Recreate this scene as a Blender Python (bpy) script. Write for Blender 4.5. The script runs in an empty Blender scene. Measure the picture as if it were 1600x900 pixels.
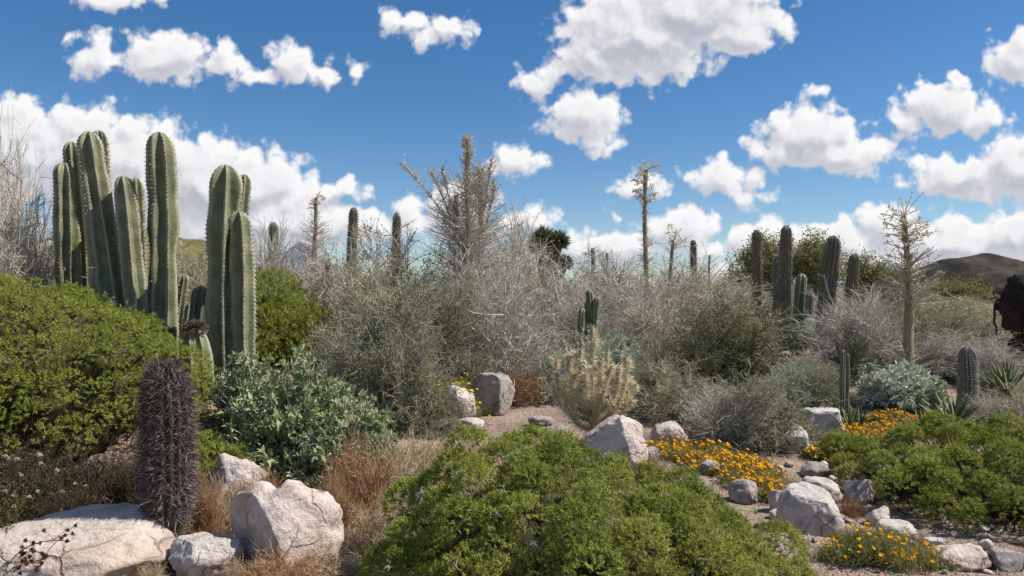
import bpy, bmesh, math
import numpy as np
from mathutils import Vector, Matrix

# ------------------------------------------------------------------ camera, sky, sun, exposure
sc = bpy.context.scene
COL = sc.collection
FPX, HORIZON, EYE = 1256.0, 470.0, 1.6
cam_d = bpy.data.cameras.new('camera'); cam = bpy.data.objects.new('camera', cam_d); COL.objects.link(cam)
cam.location = (0, 0, EYE); cam.rotation_euler = (math.radians(90), 0, 0)
cam_d.sensor_width = 36.0; cam_d.lens = 36.0 * FPX / 1600.0
cam_d.shift_y = (HORIZON - 450.0) / 1600.0
cam_d.clip_start = 0.05; cam_d.clip_end = 20000
sc.camera = cam

SUN_EL, SUN_AZ = 50.0, 91.0            # azimuth from +Y towards +X
sun_d = bpy.data.lights.new('sun', 'SUN'); sun = bpy.data.objects.new('sun', sun_d); COL.objects.link(sun)
sdir = Vector((math.sin(math.radians(SUN_AZ)) * math.cos(math.radians(SUN_EL)),
               math.cos(math.radians(SUN_AZ)) * math.cos(math.radians(SUN_EL)), math.sin(math.radians(SUN_EL))))
sun.rotation_euler = sdir.to_track_quat('Z', 'Y').to_euler()
sun.location = (20, 0, 30)
sun_d.energy = 5.0; sun_d.angle = math.radians(0.53); sun_d.color = (1.0, 0.955, 0.89)

sc.view_settings.view_transform = 'Standard'; sc.view_settings.look = 'None'
sc.view_settings.exposure = 0.40; sc.view_settings.gamma = 1.0
sc.view_settings.use_curve_mapping = False
sc.cycles.max_bounces = 6; sc.cycles.diffuse_bounces = 3; sc.cycles.glossy_bounces = 2
sc.cycles.transmission_bounces = 3; sc.cycles.transparent_max_bounces = 4
sc.cycles.use_denoising = True
sc.cycles.sample_clamp_indirect = 4.0
sc.cycles.use_adaptive_sampling = False

SKY_STRENGTH = 0.085
# every cumulus in view: centre and half axes on the sky, in hundredths of the focal plane
CLOUDS = [
 (175,-4,80,18),(150,85,44,40),(258,90,72,46),(350,92,24,34),(400,116,46,20),(458,100,44,36),(500,122,28,14),(558,112,20,16),
 (635,38,38,22),(665,58,28,18),(700,45,44,20),
 (20,240,95,92),(120,250,95,92),(220,272,100,92),(310,290,95,84),(400,302,88,74),(460,315,62,50),(530,296,44,20),(420,350,160,44),
 (560,352,70,30),(645,345,46,34),(720,330,60,44),(803,252,46,25),(825,345,44,28),
 (1000,52,135,84),(1085,15,140,70),(925,85,62,48),(845,125,42,24),(1212,42,42,18),(1140,50,80,40),
 (910,180,66,44),(935,222,34,18),(995,288,42,20),(957,337,14,12),
 (1128,282,58,34),(1172,306,38,18),
 (1265,212,78,52),(1320,242,86,32),(1220,238,52,32),(1305,168,20,11),(1281,145,16,9),
 (1478,170,72,46),(1530,186,50,26),(1420,190,40,26),(1497,121,22,9),
 (1600,92,60,44),(1500,276,92,36),(1590,262,80,52),
 (960,384,90,30),(1065,362,52,40),(1110,388,36,22),(1200,375,76,36),(1300,384,100,42),(1385,362,56,46),(1490,378,100,44),(1590,370,90,46),(1400,425,300,42),
]
w = bpy.data.worlds.new('World'); sc.world = w; w.use_nodes = True
def world_nodes():
    nt = w.node_tree; nt.nodes.clear()
    def mk(tree, t, **k):
        n = tree.nodes.new(t)
        for a, b in k.items(): setattr(n, a, b)
        return n
    def math_(tree, op, a, b=None, c=None, clamp=False):
        n = mk(tree, 'ShaderNodeMath', operation=op, use_clamp=clamp)
        for i, v in enumerate((a, b, c)):
            if v is None: continue
            if isinstance(v, (int, float)): n.inputs[i].default_value = v
            else: tree.links.new(v, n.inputs[i])
        return n.outputs[0]
    def vmath(tree, op, a, b=None, c=None):
        n = mk(tree, 'ShaderNodeVectorMath', operation=op)
        for i, v in enumerate((a, b, c)):
            if v is None: continue
            if isinstance(v, (tuple, list)): n.inputs[i].default_value = v
            else: tree.links.new(v, n.inputs[i])
        return n.outputs['Value' if op in ('DOT_PRODUCT', 'LENGTH') else 'Vector']
    # density group: input plane coordinates in units of 100 px, output signed density
    g = bpy.data.node_groups.new('cloud_density', 'ShaderNodeTree')
    g.interface.new_socket('P', in_out='INPUT', socket_type='NodeSocketVector')
    g.interface.new_socket('D', in_out='OUTPUT', socket_type='NodeSocketFloat'); g.interface.new_socket('S', in_out='OUTPUT', socket_type='NodeSocketFloat')
    gi = g.nodes.new('NodeGroupInput'); go = g.nodes.new('NodeGroupOutput')
    P = gi.outputs[0]
    nz = mk(g, 'ShaderNodeTexNoise', noise_dimensions='2D'); g.links.new(P, nz.inputs['Vector'])
    nz.inputs['Scale'].default_value = 2.1; nz.inputs['Detail'].default_value = 1.5; nz.inputs['Roughness'].default_value = .5
    wv = vmath(g, 'SUBTRACT', nz.outputs['Color'], (.5, .5, .5))
    PW = vmath(g, 'MULTIPLY_ADD', wv, (.38, .30, 0), P)
    acc = None
    for (cx, cy, rx, ry) in CLOUDS:
        sx, sy = 100. / (rx * 1.03), 100. / (ry * 1.03)
        c = ((cx - 800) / 100., (HORIZON - cy) / 100.)
        q = vmath(g, 'MULTIPLY_ADD', PW, (sx, sy, 0), (-c[0] * sx, -c[1] * sy, 0))
        r2 = vmath(g, 'DOT_PRODUCT', q, q)
        k = min(1.7, max(.50, math.sqrt(rx * ry) / 46.)); f = math_(g, 'MULTIPLY_ADD', math_(g, 'SQRT', r2), -k, k)
        acc = f if acc is None else math_(g, 'SMOOTH_MAX', acc, f, .22)
    fld = math_(g, 'MAXIMUM', acc, -3.0)
    n2 = mk(g, 'ShaderNodeTexNoise', noise_dimensions='2D'); g.links.new(P, n2.inputs['Vector'])
    n2.inputs['Scale'].default_value = 3.4; n2.inputs['Detail'].default_value = 7.0; n2.inputs['Roughness'].default_value = .54
    vo = mk(g, 'ShaderNodeTexVoronoi', voronoi_dimensions='2D', feature='F1', normalize=False); g.links.new(vmath(g, 'MULTIPLY_ADD', wv, (.12, .12, 0), P), vo.inputs['Vector'])
    vo.inputs['Scale'].default_value = 3.0; vo.inputs['Detail'].default_value = 2.0; vo.inputs['Roughness'].default_value = .42; vo.inputs['Lacunarity'].default_value = 2.1
    bil = math_(g, 'MULTIPLY_ADD', vo.outputs['Distance'], -.55, .40)
    e = math_(g, 'MULTIPLY_ADD', n2.outputs['Fac'], 1.0, -.52)
    D = math_(g, 'ADD', fld, math_(g, 'ADD', e, bil))
    g.links.new(D, go.inputs[0])
    S = math_(g, 'MULTIPLY_ADD', bil, .65, math_(g, 'MULTIPLY_ADD', fld, 1.0, math_(g, 'MULTIPLY', n2.outputs['Fac'], .55)))
    g.links.new(S, go.inputs[1])

    tc = mk(nt, 'ShaderNodeTexCoord'); dirv = tc.outputs['Generated']
    sep = mk(nt, 'ShaderNodeSeparateXYZ'); nt.links.new(dirv, sep.inputs[0])
    X, Y, Z = sep.outputs
    ys = math_(nt, 'MAXIMUM', Y, .05)
    u = math_(nt, 'MULTIPLY', math_(nt, 'DIVIDE', X, ys), FPX / 100.); v = math_(nt, 'MULTIPLY', math_(nt, 'DIVIDE', Z, ys), FPX / 100.)
    cmb = mk(nt, 'ShaderNodeCombineXYZ'); nt.links.new(u, cmb.inputs[0]); nt.links.new(v, cmb.inputs[1])
    Pv = cmb.outputs[0]
    # fair-weather cumulus over the rest of the dome
    zz = math_(nt, 'MAXIMUM', math_(nt, 'ADD', Z, .18), .1)
    cm2 = mk(nt, 'ShaderNodeCombineXYZ'); nt.links.new(math_(nt, 'DIVIDE', X, zz), cm2.inputs[0]); nt.links.new(math_(nt, 'DIVIDE', Y, zz), cm2.inputs[1])
    nd = mk(nt, 'ShaderNodeTexNoise', noise_dimensions='2D'); nt.links.new(cm2.outputs[0], nd.inputs['Vector'])
    nd.inputs['Scale'].default_value = 2.2; nd.inputs['Detail'].default_value = 5
    dout = math_(nt, 'MULTIPLY_ADD', nd.outputs['Fac'], 5.0, -2.95)
    au = math_(nt, 'ABSOLUTE', u)
    def sstep(x, a, b):
        n = mk(nt, 'ShaderNodeMapRange', interpolation_type='SMOOTHSTEP'); nt.links.new(x, n.inputs[0])
        n.inputs[1].default_value = a; n.inputs[2].default_value = b
        return n.outputs[0]
    outside = math_(nt, 'MAXIMUM', sstep(au, 9.0, 10.5), sstep(v, 5.4, 6.6))
    def dens(p):
        gn = nt.nodes.new('ShaderNodeGroup'); gn.node_tree = g; nt.links.new(p, gn.inputs[0]); return gn.outputs[0], gn.outputs[1]
    (d0b, s0), (d1, s1) = dens(Pv), dens(vmath(nt, 'ADD', Pv, (.09, .19, 0)))
    mx = mk(nt, 'ShaderNodeMix'); nt.links.new(outside, mx.inputs[0]); nt.links.new(d0b, mx.inputs[2]); nt.links.new(dout, mx.inputs[3])
    d0 = mx.outputs[0]
    alpha = sstep(d0, -.13, .36)
    lit = sstep(math_(nt, 'SUBTRACT', s0, s1), -.42, .50)
    lit = math_(nt, 'MAXIMUM', lit, outside)
    thin = sstep(d0, 1.2, .10)
    lit = math_(nt, 'MULTIPLY_ADD', lit, .80, math_(nt, 'MULTIPLY', thin, .28), clamp=True)
    sky = mk(nt, 'ShaderNodeTexSky', sky_type='NISHITA', sun_disc=False)
    sky.sun_elevation = math.radians(SUN_EL); sky.sun_rotation = math.radians(SUN_AZ)
    sky.altitude = 900; sky.air_density = 1.0; sky.dust_density = .25; sky.ozone_density = 1.6
    hs = mk(nt, 'ShaderNodeHueSaturation'); nt.links.new(sky.outputs[0], hs.inputs['Color'])
    hs.inputs['Saturation'].default_value = 1.32; hs.inputs['Value'].default_value = .94
    tn = mk(nt, 'ShaderNodeMix', data_type='RGBA', blend_type='MULTIPLY'); tn.inputs[0].default_value = 1.0; nt.links.new(hs.outputs[0], tn.inputs[6]); tn.inputs[7].default_value = (1.0, 1.0, 1.05, 1)
    cr = mk(nt, 'ShaderNodeMix', data_type='RGBA'); nt.links.new(lit, cr.inputs[0])
    cr.inputs[6].default_value = (4.3, 4.4, 5.1, 1); cr.inputs[7].default_value = (8.6, 8.6, 8.65, 1)
    m = mk(nt, 'ShaderNodeMix', data_type='RGBA'); nt.links.new(alpha, m.inputs[0])
    nt.links.new(tn.outputs[2], m.inputs[6]); nt.links.new(cr.outputs[2], m.inputs[7])
    bg = mk(nt, 'ShaderNodeBackground'); nt.links.new(m.outputs[2], bg.inputs[0]); bg.inputs[1].default_value = SKY_STRENGTH
    out = mk(nt, 'ShaderNodeOutputWorld'); nt.links.new(bg.outputs[0], out.inputs[0])
world_nodes()
w.cycles.sampling_method = 'MANUAL'; w.cycles.sample_map_resolution = 512

# ------------------------------------------------------------------ numeric helpers
def vnoise(p, seed=0):
    p = np.asarray(p, float); i = np.floor(p).astype(np.int64); f = p - i; f = f * f * (3 - 2 * f)
    def h(a, b, c):
        x = (a * 374761393 + b * 668265263 + c * 2147483647 + seed * 974634777) & 0xFFFFFFFF
        x = ((x ^ (x >> 13)) * 1274126177) & 0xFFFFFFFF
        return ((x ^ (x >> 16)) & 0xFFFFFF) / 0xFFFFFF
    r = 0
    for dx in (0, 1):
        for dy in (0, 1):
            for dz in (0, 1):
                wgt = (f[:, 0] if dx else 1 - f[:, 0]) * (f[:, 1] if dy else 1 - f[:, 1]) * (f[:, 2] if dz else 1 - f[:, 2])
                r = r + wgt * h(i[:, 0] + dx, i[:, 1] + dy, i[:, 2] + dz)
    return r * 2 - 1
def fbm(p, octv=4, seed=0, gain=.5):
    r = 0; a = 1.0; p = np.asarray(p, float)
    for k in range(octv):
        r = r + a * vnoise(p, seed + k); p = p * 2.03 + 7.1; a *= gain
    return r
def sst(x, a, b):
    t = np.clip((np.asarray(x, float) - a) / (b - a), 0, 1); return t * t * (3 - 2 * t)
def norm(v): return v / np.maximum(np.linalg.norm(v, axis=-1, keepdims=True), 1e-9)

def height(x, y):
    x = np.asarray(x, float); y = np.asarray(y, float)
    z = 0.10 * np.clip(y - 6, 0, 8) + 0.03 * np.clip(y - 14, 0, 16)
    z = z + .40 * sst(-x, .8, 3.5) * sst(y, 6.0, 9.0) * (1 - sst(y, 20, 40))
    z = z + .05 * np.sin(x * 1.1 + .5) * np.cos(y * .9) * sst(y, 4, 7) * (1 - sst(y, 60, 120))
    p = np.stack([x.ravel() * 2.2, y.ravel() * 2.2, 0 * x.ravel()], 1)
    z = z + (.022 * fbm(p, 3, 5)).reshape(z.shape) * (1 - sst(y, 40, 90))
    return z
def H(x, y): return float(height(np.array([x]), np.array([y]))[0])
def G(px, d):
    x = (px - 800) / FPX * d
    return x, d, H(x, d)
def zat(py, d): return EYE + (HORIZON - py) / FPX * d

class MB:
    """collects vertex / face blocks for ONE mesh"""
    def __init__(s): s.V = []; s.F = []; s.T = []; s.n = 0
    def add(s, V, F, T=None):
        V = np.asarray(V, float).reshape(-1, 3)
        s.V.append(V); s.F.append(np.asarray(F, np.int64) + s.n)
        s.T.append(np.zeros(len(V)) if T is None else np.broadcast_to(np.asarray(T, float), (len(V),)))
        s.n += len(V)
    def mesh(s, name, mat, smooth=False):
        V = np.concatenate(s.V); T = np.concatenate(s.T)
        me = bpy.data.meshes.new(name)
        nl = sum(f.size for f in s.F); npol = sum(len(f) for f in s.F)
        me.vertices.add(len(V)); me.vertices.foreach_set('co', V.astype(np.float32).ravel())
        me.loops.add(nl); me.loops.foreach_set('vertex_index', np.concatenate([f.ravel() for f in s.F]).astype(np.int32))
        tot = np.concatenate([np.full(len(f), f.shape[1]) for f in s.F])
        st = np.concatenate([[0], np.cumsum(tot)[:-1]])
        me.polygons.add(npol); me.polygons.foreach_set('loop_start', st.astype(np.int32)); me.polygons.foreach_set('loop_total', tot.astype(np.int32))
        me.polygons.foreach_set('use_smooth', np.full(npol, smooth))
        a = me.attributes.new('tint', 'FLOAT', 'POINT'); a.data.foreach_set('value', T.astype(np.float32))
        me.materials.append(mat); me.update(calc_edges=True)
        return me
    def obj(s, name, mat, parent=None, smooth=False, kind=None, loc=None):
        o = bpy.data.objects.new(name, s.mesh(name, mat, smooth)); COL.objects.link(o)
        if parent is not None: o.parent = parent
        if kind: o['kind'] = kind
        if loc is not None: o.location = loc
        return o
def tag(o, label, cat, group=None):
    o['label'] = label; o['category'] = cat
    if group: o['group'] = group
    return o
def thing(name, label, cat, loc, rz=0, group=None, scale=1.0):
    o = bpy.data.objects.new(name, None); COL.objects.link(o); o.location = loc; o.rotation_euler = (0, 0, rz)
    o.scale = (scale,) * 3 if np.isscalar(scale) else scale
    o.empty_display_size = .1
    return tag(o, label, cat, group)
def copy_tree(o, parent=None):
    c = o.copy(); COL.objects.link(c)
    if parent is not None: c.parent = parent
    for ch in list(o.children): copy_tree(ch, c)
    return c
def place(root, used, loc, rz, scale, label, group=None, cat=None):
    o = root if not used else copy_tree(root)
    o.location = loc; o.rotation_euler = (0, 0, rz); o.scale = (scale,) * 3 if np.isscalar(scale) else scale
    o['label'] = label
    if group: o['group'] = group
    elif 'group' in o: del o['group']
    if cat: o['category'] = cat
    return o

def tubes(P, R, sides=3, rng=None):
    P = np.asarray(P, float); N, K, _ = P.shape; R = np.broadcast_to(np.asarray(R, float), (N, K))
    T = np.gradient(P, axis=1); T = norm(T)
    ref = np.zeros((N, 1, 3)); ref[:, 0, :] = (rng.normal(size=(N, 3)) if rng is not None else np.array([.3, .9, .2]))
    A = norm(np.cross(T, ref)); B = np.cross(T, A)
    an = np.arange(sides) / sides * 2 * np.pi
    ring = P[:, :, None, :] + R[:, :, None, None] * (np.cos(an)[None, None, :, None] * A[:, :, None, :] + np.sin(an)[None, None, :, None] * B[:, :, None, :])
    base = (np.arange(N)[:, None, None] * K + np.arange(K - 1)[None, :, None]) * sides
    j = np.arange(sides)[None, None, :]; j2 = (j + 1) % sides
    F = np.stack([base + j, base + j2, base + sides + j2, base + sides + j], -1).reshape(-1, 4)
    return ring.reshape(-1, 3), F
def bez(a, b, c, K):
    t = np.linspace(0, 1, K)[None, :, None]
    return (1 - t) ** 2 * a[:, None, :] + 2 * t * (1 - t) * b[:, None, :] + t ** 2 * c[:, None, :]
def pick(P, rng, n, t0=.2, t1=1.0):
    N, K, _ = P.shape; i = rng.integers(0, N, n); t = rng.uniform(t0, t1, n) * (K - 1)
    k = np.minimum(t.astype(int), K - 2); f = (t - k)[:, None]
    a, b = P[i, k], P[i, k + 1]
    return a * (1 - f) + b * f, norm(b - a)
def leaf_tri(pos, d, L, W, rng, up=None):
    side = norm(np.cross(d, rng.normal(size=d.shape) if up is None else rng.normal(size=d.shape) * .55 + up))
    V = np.stack([pos - side * W[:, None] * .5, pos + side * W[:, None] * .5, pos + d * L[:, None]], 1)
    return V.reshape(-1, 3), np.arange(len(pos) * 3).reshape(-1, 3)
def leaf_diamond(pos, d, L, W, rng, up=None, fold=.25):
    r = rng.normal(size=d.shape) * .6 + (np.array([0, 0, 1.0]) if up is None else up)
    side = norm(np.cross(d, r)); nn = np.cross(side, d)
    m = pos + d * (L * .45)[:, None] + nn * (W * fold)[:, None]
    V = np.stack([pos, m + side * W[:, None] * .5, pos + d * L[:, None] - nn * (L * .08)[:, None], m - side * W[:, None] * .5], 1)
    i = np.arange(len(pos))[:, None] * 4
    F = np.concatenate([i + np.array([[0, 1, 2]]), i + np.array([[0, 2, 3]])], 0)
    return V.reshape(-1, 3), F
def rdirs(rng, n, zmin=-1.0, zmax=1.0):
    z = rng.uniform(zmin, zmax, n); a = rng.uniform(0, 2 * np.pi, n); r = np.sqrt(1 - z * z)
    return np.stack([r * np.cos(a), r * np.sin(a), z], 1)

# ------------------------------------------------------------------ materials
MATS = {}
def new_mat(name):
    m = bpy.data.materials.new(name); m.use_nodes = True; m.node_tree.nodes.clear(); MATS[name] = m
    return m, m.node_tree.nodes, m.node_tree.links
def c4(c): return (c[0], c[1], c[2], 1)
def plant_mat(name, a, b, trans=.0, patch=None, patch_scale=2.0, tcol=None):
    """diffuse (+ translucent) plant tissue: colour runs a..b by the per-leaf 'tint', 'patch' colour in broad uneven patches"""
    m, N, L = new_mat(name)
    at = N.new('ShaderNodeAttribute'); at.attribute_name = 'tint'
    mx = N.new('ShaderNodeMix'); mx.data_type = 'RGBA'; L.new(at.outputs['Fac'], mx.inputs[0])
    mx.inputs[6].default_value = c4(a); mx.inputs[7].default_value = c4(b)
    col = mx.outputs[2]
    if patch is not None:
        tc = N.new('ShaderNodeTexCoord'); nz = N.new('ShaderNodeTexNoise'); L.new(tc.outputs['Object'], nz.inputs['Vector'])
        nz.inputs['Scale'].default_value = patch_scale; nz.inputs['Detail'].default_value = 3
        mr = N.new('ShaderNodeMapRange'); L.new(nz.outputs['Fac'], mr.inputs[0]); mr.inputs[1].default_value = .46; mr.inputs[2].default_value = .66
        m2 = N.new('ShaderNodeMix'); m2.data_type = 'RGBA'; L.new(mr.outputs[0], m2.inputs[0]); L.new(col, m2.inputs[6]); m2.inputs[7].default_value = c4(patch)
        col = m2.outputs[2]
    df = N.new('ShaderNodeBsdfDiffuse'); L.new(col, df.inputs[0])
    out = N.new('ShaderNodeOutputMaterial')
    if trans > 0:
        tr = N.new('ShaderNodeBsdfTranslucent'); L.new(col, tr.inputs[0])
        ms = N.new('ShaderNodeMixShader'); ms.inputs[0].default_value = trans
        L.new(df.outputs[0], ms.inputs[1]); L.new(tr.outputs[0], ms.inputs[2]); L.new(ms.outputs[0], out.inputs[0])
    else: L.new(df.outputs[0], out.inputs[0])
    return m
def cactus_mat(name, skin, skin2, crest, wax=.55):
    m, N, L = new_mat(name)
    at = N.new('ShaderNodeAttribute'); at.attribute_name = 'tint'
    tc = N.new('ShaderNodeTexCoord'); nz = N.new('ShaderNodeTexNoise'); L.new(tc.outputs['Object'], nz.inputs['Vector'])
    nz.inputs['Scale'].default_value = 5; nz.inputs['Detail'].default_value = 6; nz.inputs['Roughness'].default_value = .65
    mr = N.new('ShaderNodeMapRange'); L.new(nz.outputs['Fac'], mr.inputs[0]); mr.inputs[1].default_value = .35; mr.inputs[2].default_value = .68
    a = N.new('ShaderNodeMix'); a.data_type = 'RGBA'; L.new(mr.outputs[0], a.inputs[0]); a.inputs[6].default_value = c4(skin); a.inputs[7].default_value = c4(skin2)
    b = N.new('ShaderNodeMix'); b.data_type = 'RGBA'; L.new(at.outputs['Fac'], b.inputs[0]); L.new(a.outputs[2], b.inputs[6]); b.inputs[7].default_value = c4(crest)
    n3 = N.new('ShaderNodeTexNoise'); L.new(tc.outputs['Object'], n3.inputs['Vector']); n3.inputs['Scale'].default_value = 2.6; n3.inputs['Detail'].default_value = 8; n3.inputs['Roughness'].default_value = .7
    r3 = N.new('ShaderNodeMapRange'); L.new(n3.outputs['Fac'], r3.inputs[0]); r3.inputs[1].default_value = .60; r3.inputs[2].default_value = .70; r3.inputs[4].default_value = .65
    b3 = N.new('ShaderNodeMix'); b3.data_type = 'RGBA'; L.new(r3.outputs[0], b3.inputs[0]); L.new(b.outputs[2], b3.inputs[6]); b3.inputs[7].default_value = (.24, .205, .11, 1); b = b3
    bs = N.new('ShaderNodeBsdfPrincipled'); L.new(b.outputs[2], bs.inputs['Base Color']); bs.inputs['Roughness'].default_value = wax
    bs.inputs['Specular IOR Level'].default_value = .3
    n2 = N.new('ShaderNodeTexNoise'); L.new(tc.outputs['Object'], n2.inputs['Vector']); n2.inputs['Scale'].default_value = 22; n2.inputs['Detail'].default_value = 4
    bp = N.new('ShaderNodeBump'); bp.inputs['Strength'].default_value = .35; bp.inputs['Distance'].default_value = .02; L.new(n2.outputs['Fac'], bp.inputs['Height']); L.new(bp.outputs[0], bs.inputs['Normal'])
    out = N.new('ShaderNodeOutputMaterial'); L.new(bs.outputs[0], out.inputs[0]); return m
def rock_mat(name, light, stain, dark, sc_=1.0, amt=.5):
    m, N, L = new_mat(name)
    tc = N.new('ShaderNodeTexCoord')
    def nz(s, d, r=.6):
        n = N.new('ShaderNodeTexNoise'); L.new(tc.outputs['Object'], n.inputs['Vector']); n.inputs['Scale'].default_value = s * sc_; n.inputs['Detail'].default_value = d; n.inputs['Roughness'].default_value = r; return n.outputs['Fac']
    def mr(x, a, b, c=0, d=1):
        n = N.new('ShaderNodeMapRange'); L.new(x, n.inputs[0]); n.inputs[1].default_value = a; n.inputs[2].default_value = b; n.inputs[3].default_value = c; n.inputs[4].default_value = d; return n.outputs[0]
    def mix(f, a, b):
        n = N.new('ShaderNodeMix'); n.data_type = 'RGBA'; L.new(f, n.inputs[0])
        for k, v in ((6, a), (7, b)):
            if isinstance(v, tuple): n.inputs[k].default_value = c4(v)
            else: L.new(v, n.inputs[k])
        return n.outputs[2]
    col = mix(mr(nz(3.5, 8, .68), .50 - .14 * amt, .64), light, stain)
    col = mix(mr(nz(11, 7, .75), .50, .68, 0, .8), col, dark)
    col = mix(mr(nz(45, 4, .7), .5, .75, 0, .35), col, dark)
    wn = N.new('ShaderNodeTexNoise'); L.new(tc.outputs['Object'], wn.inputs['Vector']); wn.inputs['Scale'].default_value = 6 * sc_; wn.inputs['Detail'].default_value = 4
    wa = N.new('ShaderNodeVectorMath'); wa.operation = 'MULTIPLY_ADD'; L.new(wn.outputs['Color'], wa.inputs[0]); wa.inputs[1].default_value = (.22, .22, .22); L.new(tc.outputs['Object'], wa.inputs[2])
    cv = N.new('ShaderNodeTexVoronoi'); cv.feature = 'DISTANCE_TO_EDGE'; L.new(wa.outputs[0], cv.inputs['Vector']); cv.inputs['Scale'].default_value = 3.2 * sc_
    ck = N.new('ShaderNodeMath'); ck.operation = 'MULTIPLY'; L.new(mr(cv.outputs['Distance'], .004, .03, 1, 0), ck.inputs[0]); L.new(mr(nz(2.2, 3), .45, .60), ck.inputs[1])
    crack = ck.outputs[0]; col = mix(crack, col, dark)
    bs = N.new('ShaderNodeBsdfPrincipled'); L.new(col, bs.inputs['Base Color']); bs.inputs['Roughness'].default_value = .9; bs.inputs['Specular IOR Level'].default_value = .15
    h = N.new('ShaderNodeMath'); h.operation = 'ADD'; L.new(nz(9, 10, .7), h.inputs[0]); L.new(mr(nz(40, 5, .7), 0, 1, 0, .4), h.inputs[1])
    h2 = N.new('ShaderNodeMath'); h2.operation = 'MULTIPLY_ADD'; L.new(crack, h2.inputs[0]); h2.inputs[1].default_value = -.35; L.new(h.outputs[0], h2.inputs[2])
    bp = N.new('ShaderNodeBump'); bp.inputs['Strength'].default_value = 1.0; bp.inputs['Distance'].default_value = .05; L.new(h2.outputs[0], bp.inputs['Height']); L.new(bp.outputs[0], bs.inputs['Normal'])
    out = N.new('ShaderNodeOutputMaterial'); L.new(bs.outputs[0], out.inputs[0]); return m

def ground_mat():
    m, N, L = new_mat('desert_soil')
    tc = N.new('ShaderNodeTexCoord')
    def nz(s, d, r=.6):
        n = N.new('ShaderNodeTexNoise'); L.new(tc.outputs['Object'], n.inputs['Vector']); n.inputs['Scale'].default_value = s; n.inputs['Detail'].default_value = d; n.inputs['Roughness'].default_value = r; return n.outputs['Fac']
    r = N.new('ShaderNodeValToRGB'); L.new(nz(1.3, 9, .7), r.inputs[0])
    e = r.color_ramp.elements; e[0].position = .3; e[0].color = (.16, .10, .068, 1); e[1].position = .72; e[1].color = (.38, .27, .20, 1)
    vo = N.new('ShaderNodeTexVoronoi'); L.new(tc.outputs['Object'], vo.inputs['Vector']); vo.inputs['Scale'].default_value = 55
    mx = N.new('ShaderNodeMix'); mx.data_type = 'RGBA'; mx.blend_type = 'OVERLAY'; mx.inputs[0].default_value = .35; L.new(r.outputs[0], mx.inputs[6]); L.new(vo.outputs['Color'], mx.inputs[7])
    hs = N.new('ShaderNodeHueSaturation'); hs.inputs['Saturation'].default_value = .8; L.new(mx.outputs[2], hs.inputs['Color'])
    bs = N.new('ShaderNodeBsdfDiffuse'); L.new(hs.outputs[0], bs.inputs[0])
    ad = N.new('ShaderNodeMath'); ad.operation = 'ADD'; L.new(vo.outputs['Distance'], ad.inputs[0]); L.new(nz(20, 8, .7), ad.inputs[1])
    bp = N.new('ShaderNodeBump'); bp.inputs['Strength'].default_value = .7; bp.inputs['Distance'].default_value = .02; L.new(ad.outputs[0], bp.inputs['Height']); L.new(bp.outputs[0], bs.inputs['Normal'])
    out = N.new('ShaderNodeOutputMaterial'); L.new(bs.outputs[0], out.inputs[0]); return m
def hill_mat(name, a, b, scale):
    m, N, L = new_mat(name)
    tc = N.new('ShaderNodeTexCoord'); n = N.new('ShaderNodeTexNoise'); L.new(tc.outputs['Object'], n.inputs['Vector']); n.inputs['Scale'].default_value = scale; n.inputs['Detail'].default_value = 9; n.inputs['Roughness'].default_value = .7
    r = N.new('ShaderNodeValToRGB'); L.new(n.outputs['Fac'], r.inputs[0]); e = r.color_ramp.elements
    e[0].position = .38; e[0].color = c4(a); e[1].position = .62; e[1].color = c4(b)
    bs = N.new('ShaderNodeBsdfDiffuse'); L.new(r.outputs[0], bs.inputs[0])
    out = N.new('ShaderNodeOutputMaterial'); L.new(bs.outputs[0], out.inputs[0]); return m

M_soil = ground_mat()
M_moundleaf = plant_mat('mound_leaf', (.13, .175, .028), (.33, .365, .075), .30, patch=(.31, .32, .07), patch_scale=1.6)
M_moundleaf2 = plant_mat('mound_leaf_deep', (.12, .165, .028), (.345, .375, .088), .28, patch=(.32, .325, .08), patch_scale=1.6)
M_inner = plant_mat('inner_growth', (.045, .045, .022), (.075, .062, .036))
M_deadstem_shade = plant_mat('shaded_dead_stem', (.040, .028, .02), (.12, .085, .06))  # brown darkened to carry the black shadow under the huge mound
M_twig_mid = plant_mat('mid_grey_twig', (.20, .17, .13), (.50, .44, .36), patch=(.30, .26, .20), patch_scale=1.3)
M_deadtwig = plant_mat('silvery_dead_twig', (.30, .26, .22), (.52, .47, .42))
M_twig_tan = plant_mat('tan_twig', (.35, .30, .225), (.67, .605, .49), patch=(.48, .40, .30), patch_scale=1.2)
M_twig_gray = plant_mat('grey_twig', (.32, .29, .24), (.66, .61, .53), patch=(.45, .405, .34), patch_scale=1.3)
M_twig_pink = plant_mat('pinkish_twig', (.36, .295, .235), (.65, .56, .465), patch=(.46, .385, .30), patch_scale=1.5)
M_dry_red = plant_mat('rusty_dry_twig', (.26, .13, .075), (.46, .27, .16), patch=(.42, .30, .16), patch_scale=3)
M_straw = plant_mat('dry_straw', (.33, .25, .155), (.60, .49, .33), patch=(.42, .29, .18), patch_scale=3)
M_leaf_gray = plant_mat('grey_green_leaf', (.145, .175, .075), (.44, .47, .27), .2, patch=(.23, .26, .12), patch_scale=1.5)
M_leaf_olive = plant_mat('olive_leaf', (.16, .18, .065), (.36, .35, .15), .25, patch=(.34, .30, .14), patch_scale=1.5)
M_leaf_dark = plant_mat('dark_green_leaf', (.075, .10, .042), (.19, .22, .095), .2, patch=(.18, .18, .085), patch_scale=2)
M_leaf_sage = plant_mat('sage_leaf', (.32, .37, .24), (.55, .60, .43), .15, patch=(.42, .46, .31), patch_scale=2)
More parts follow.
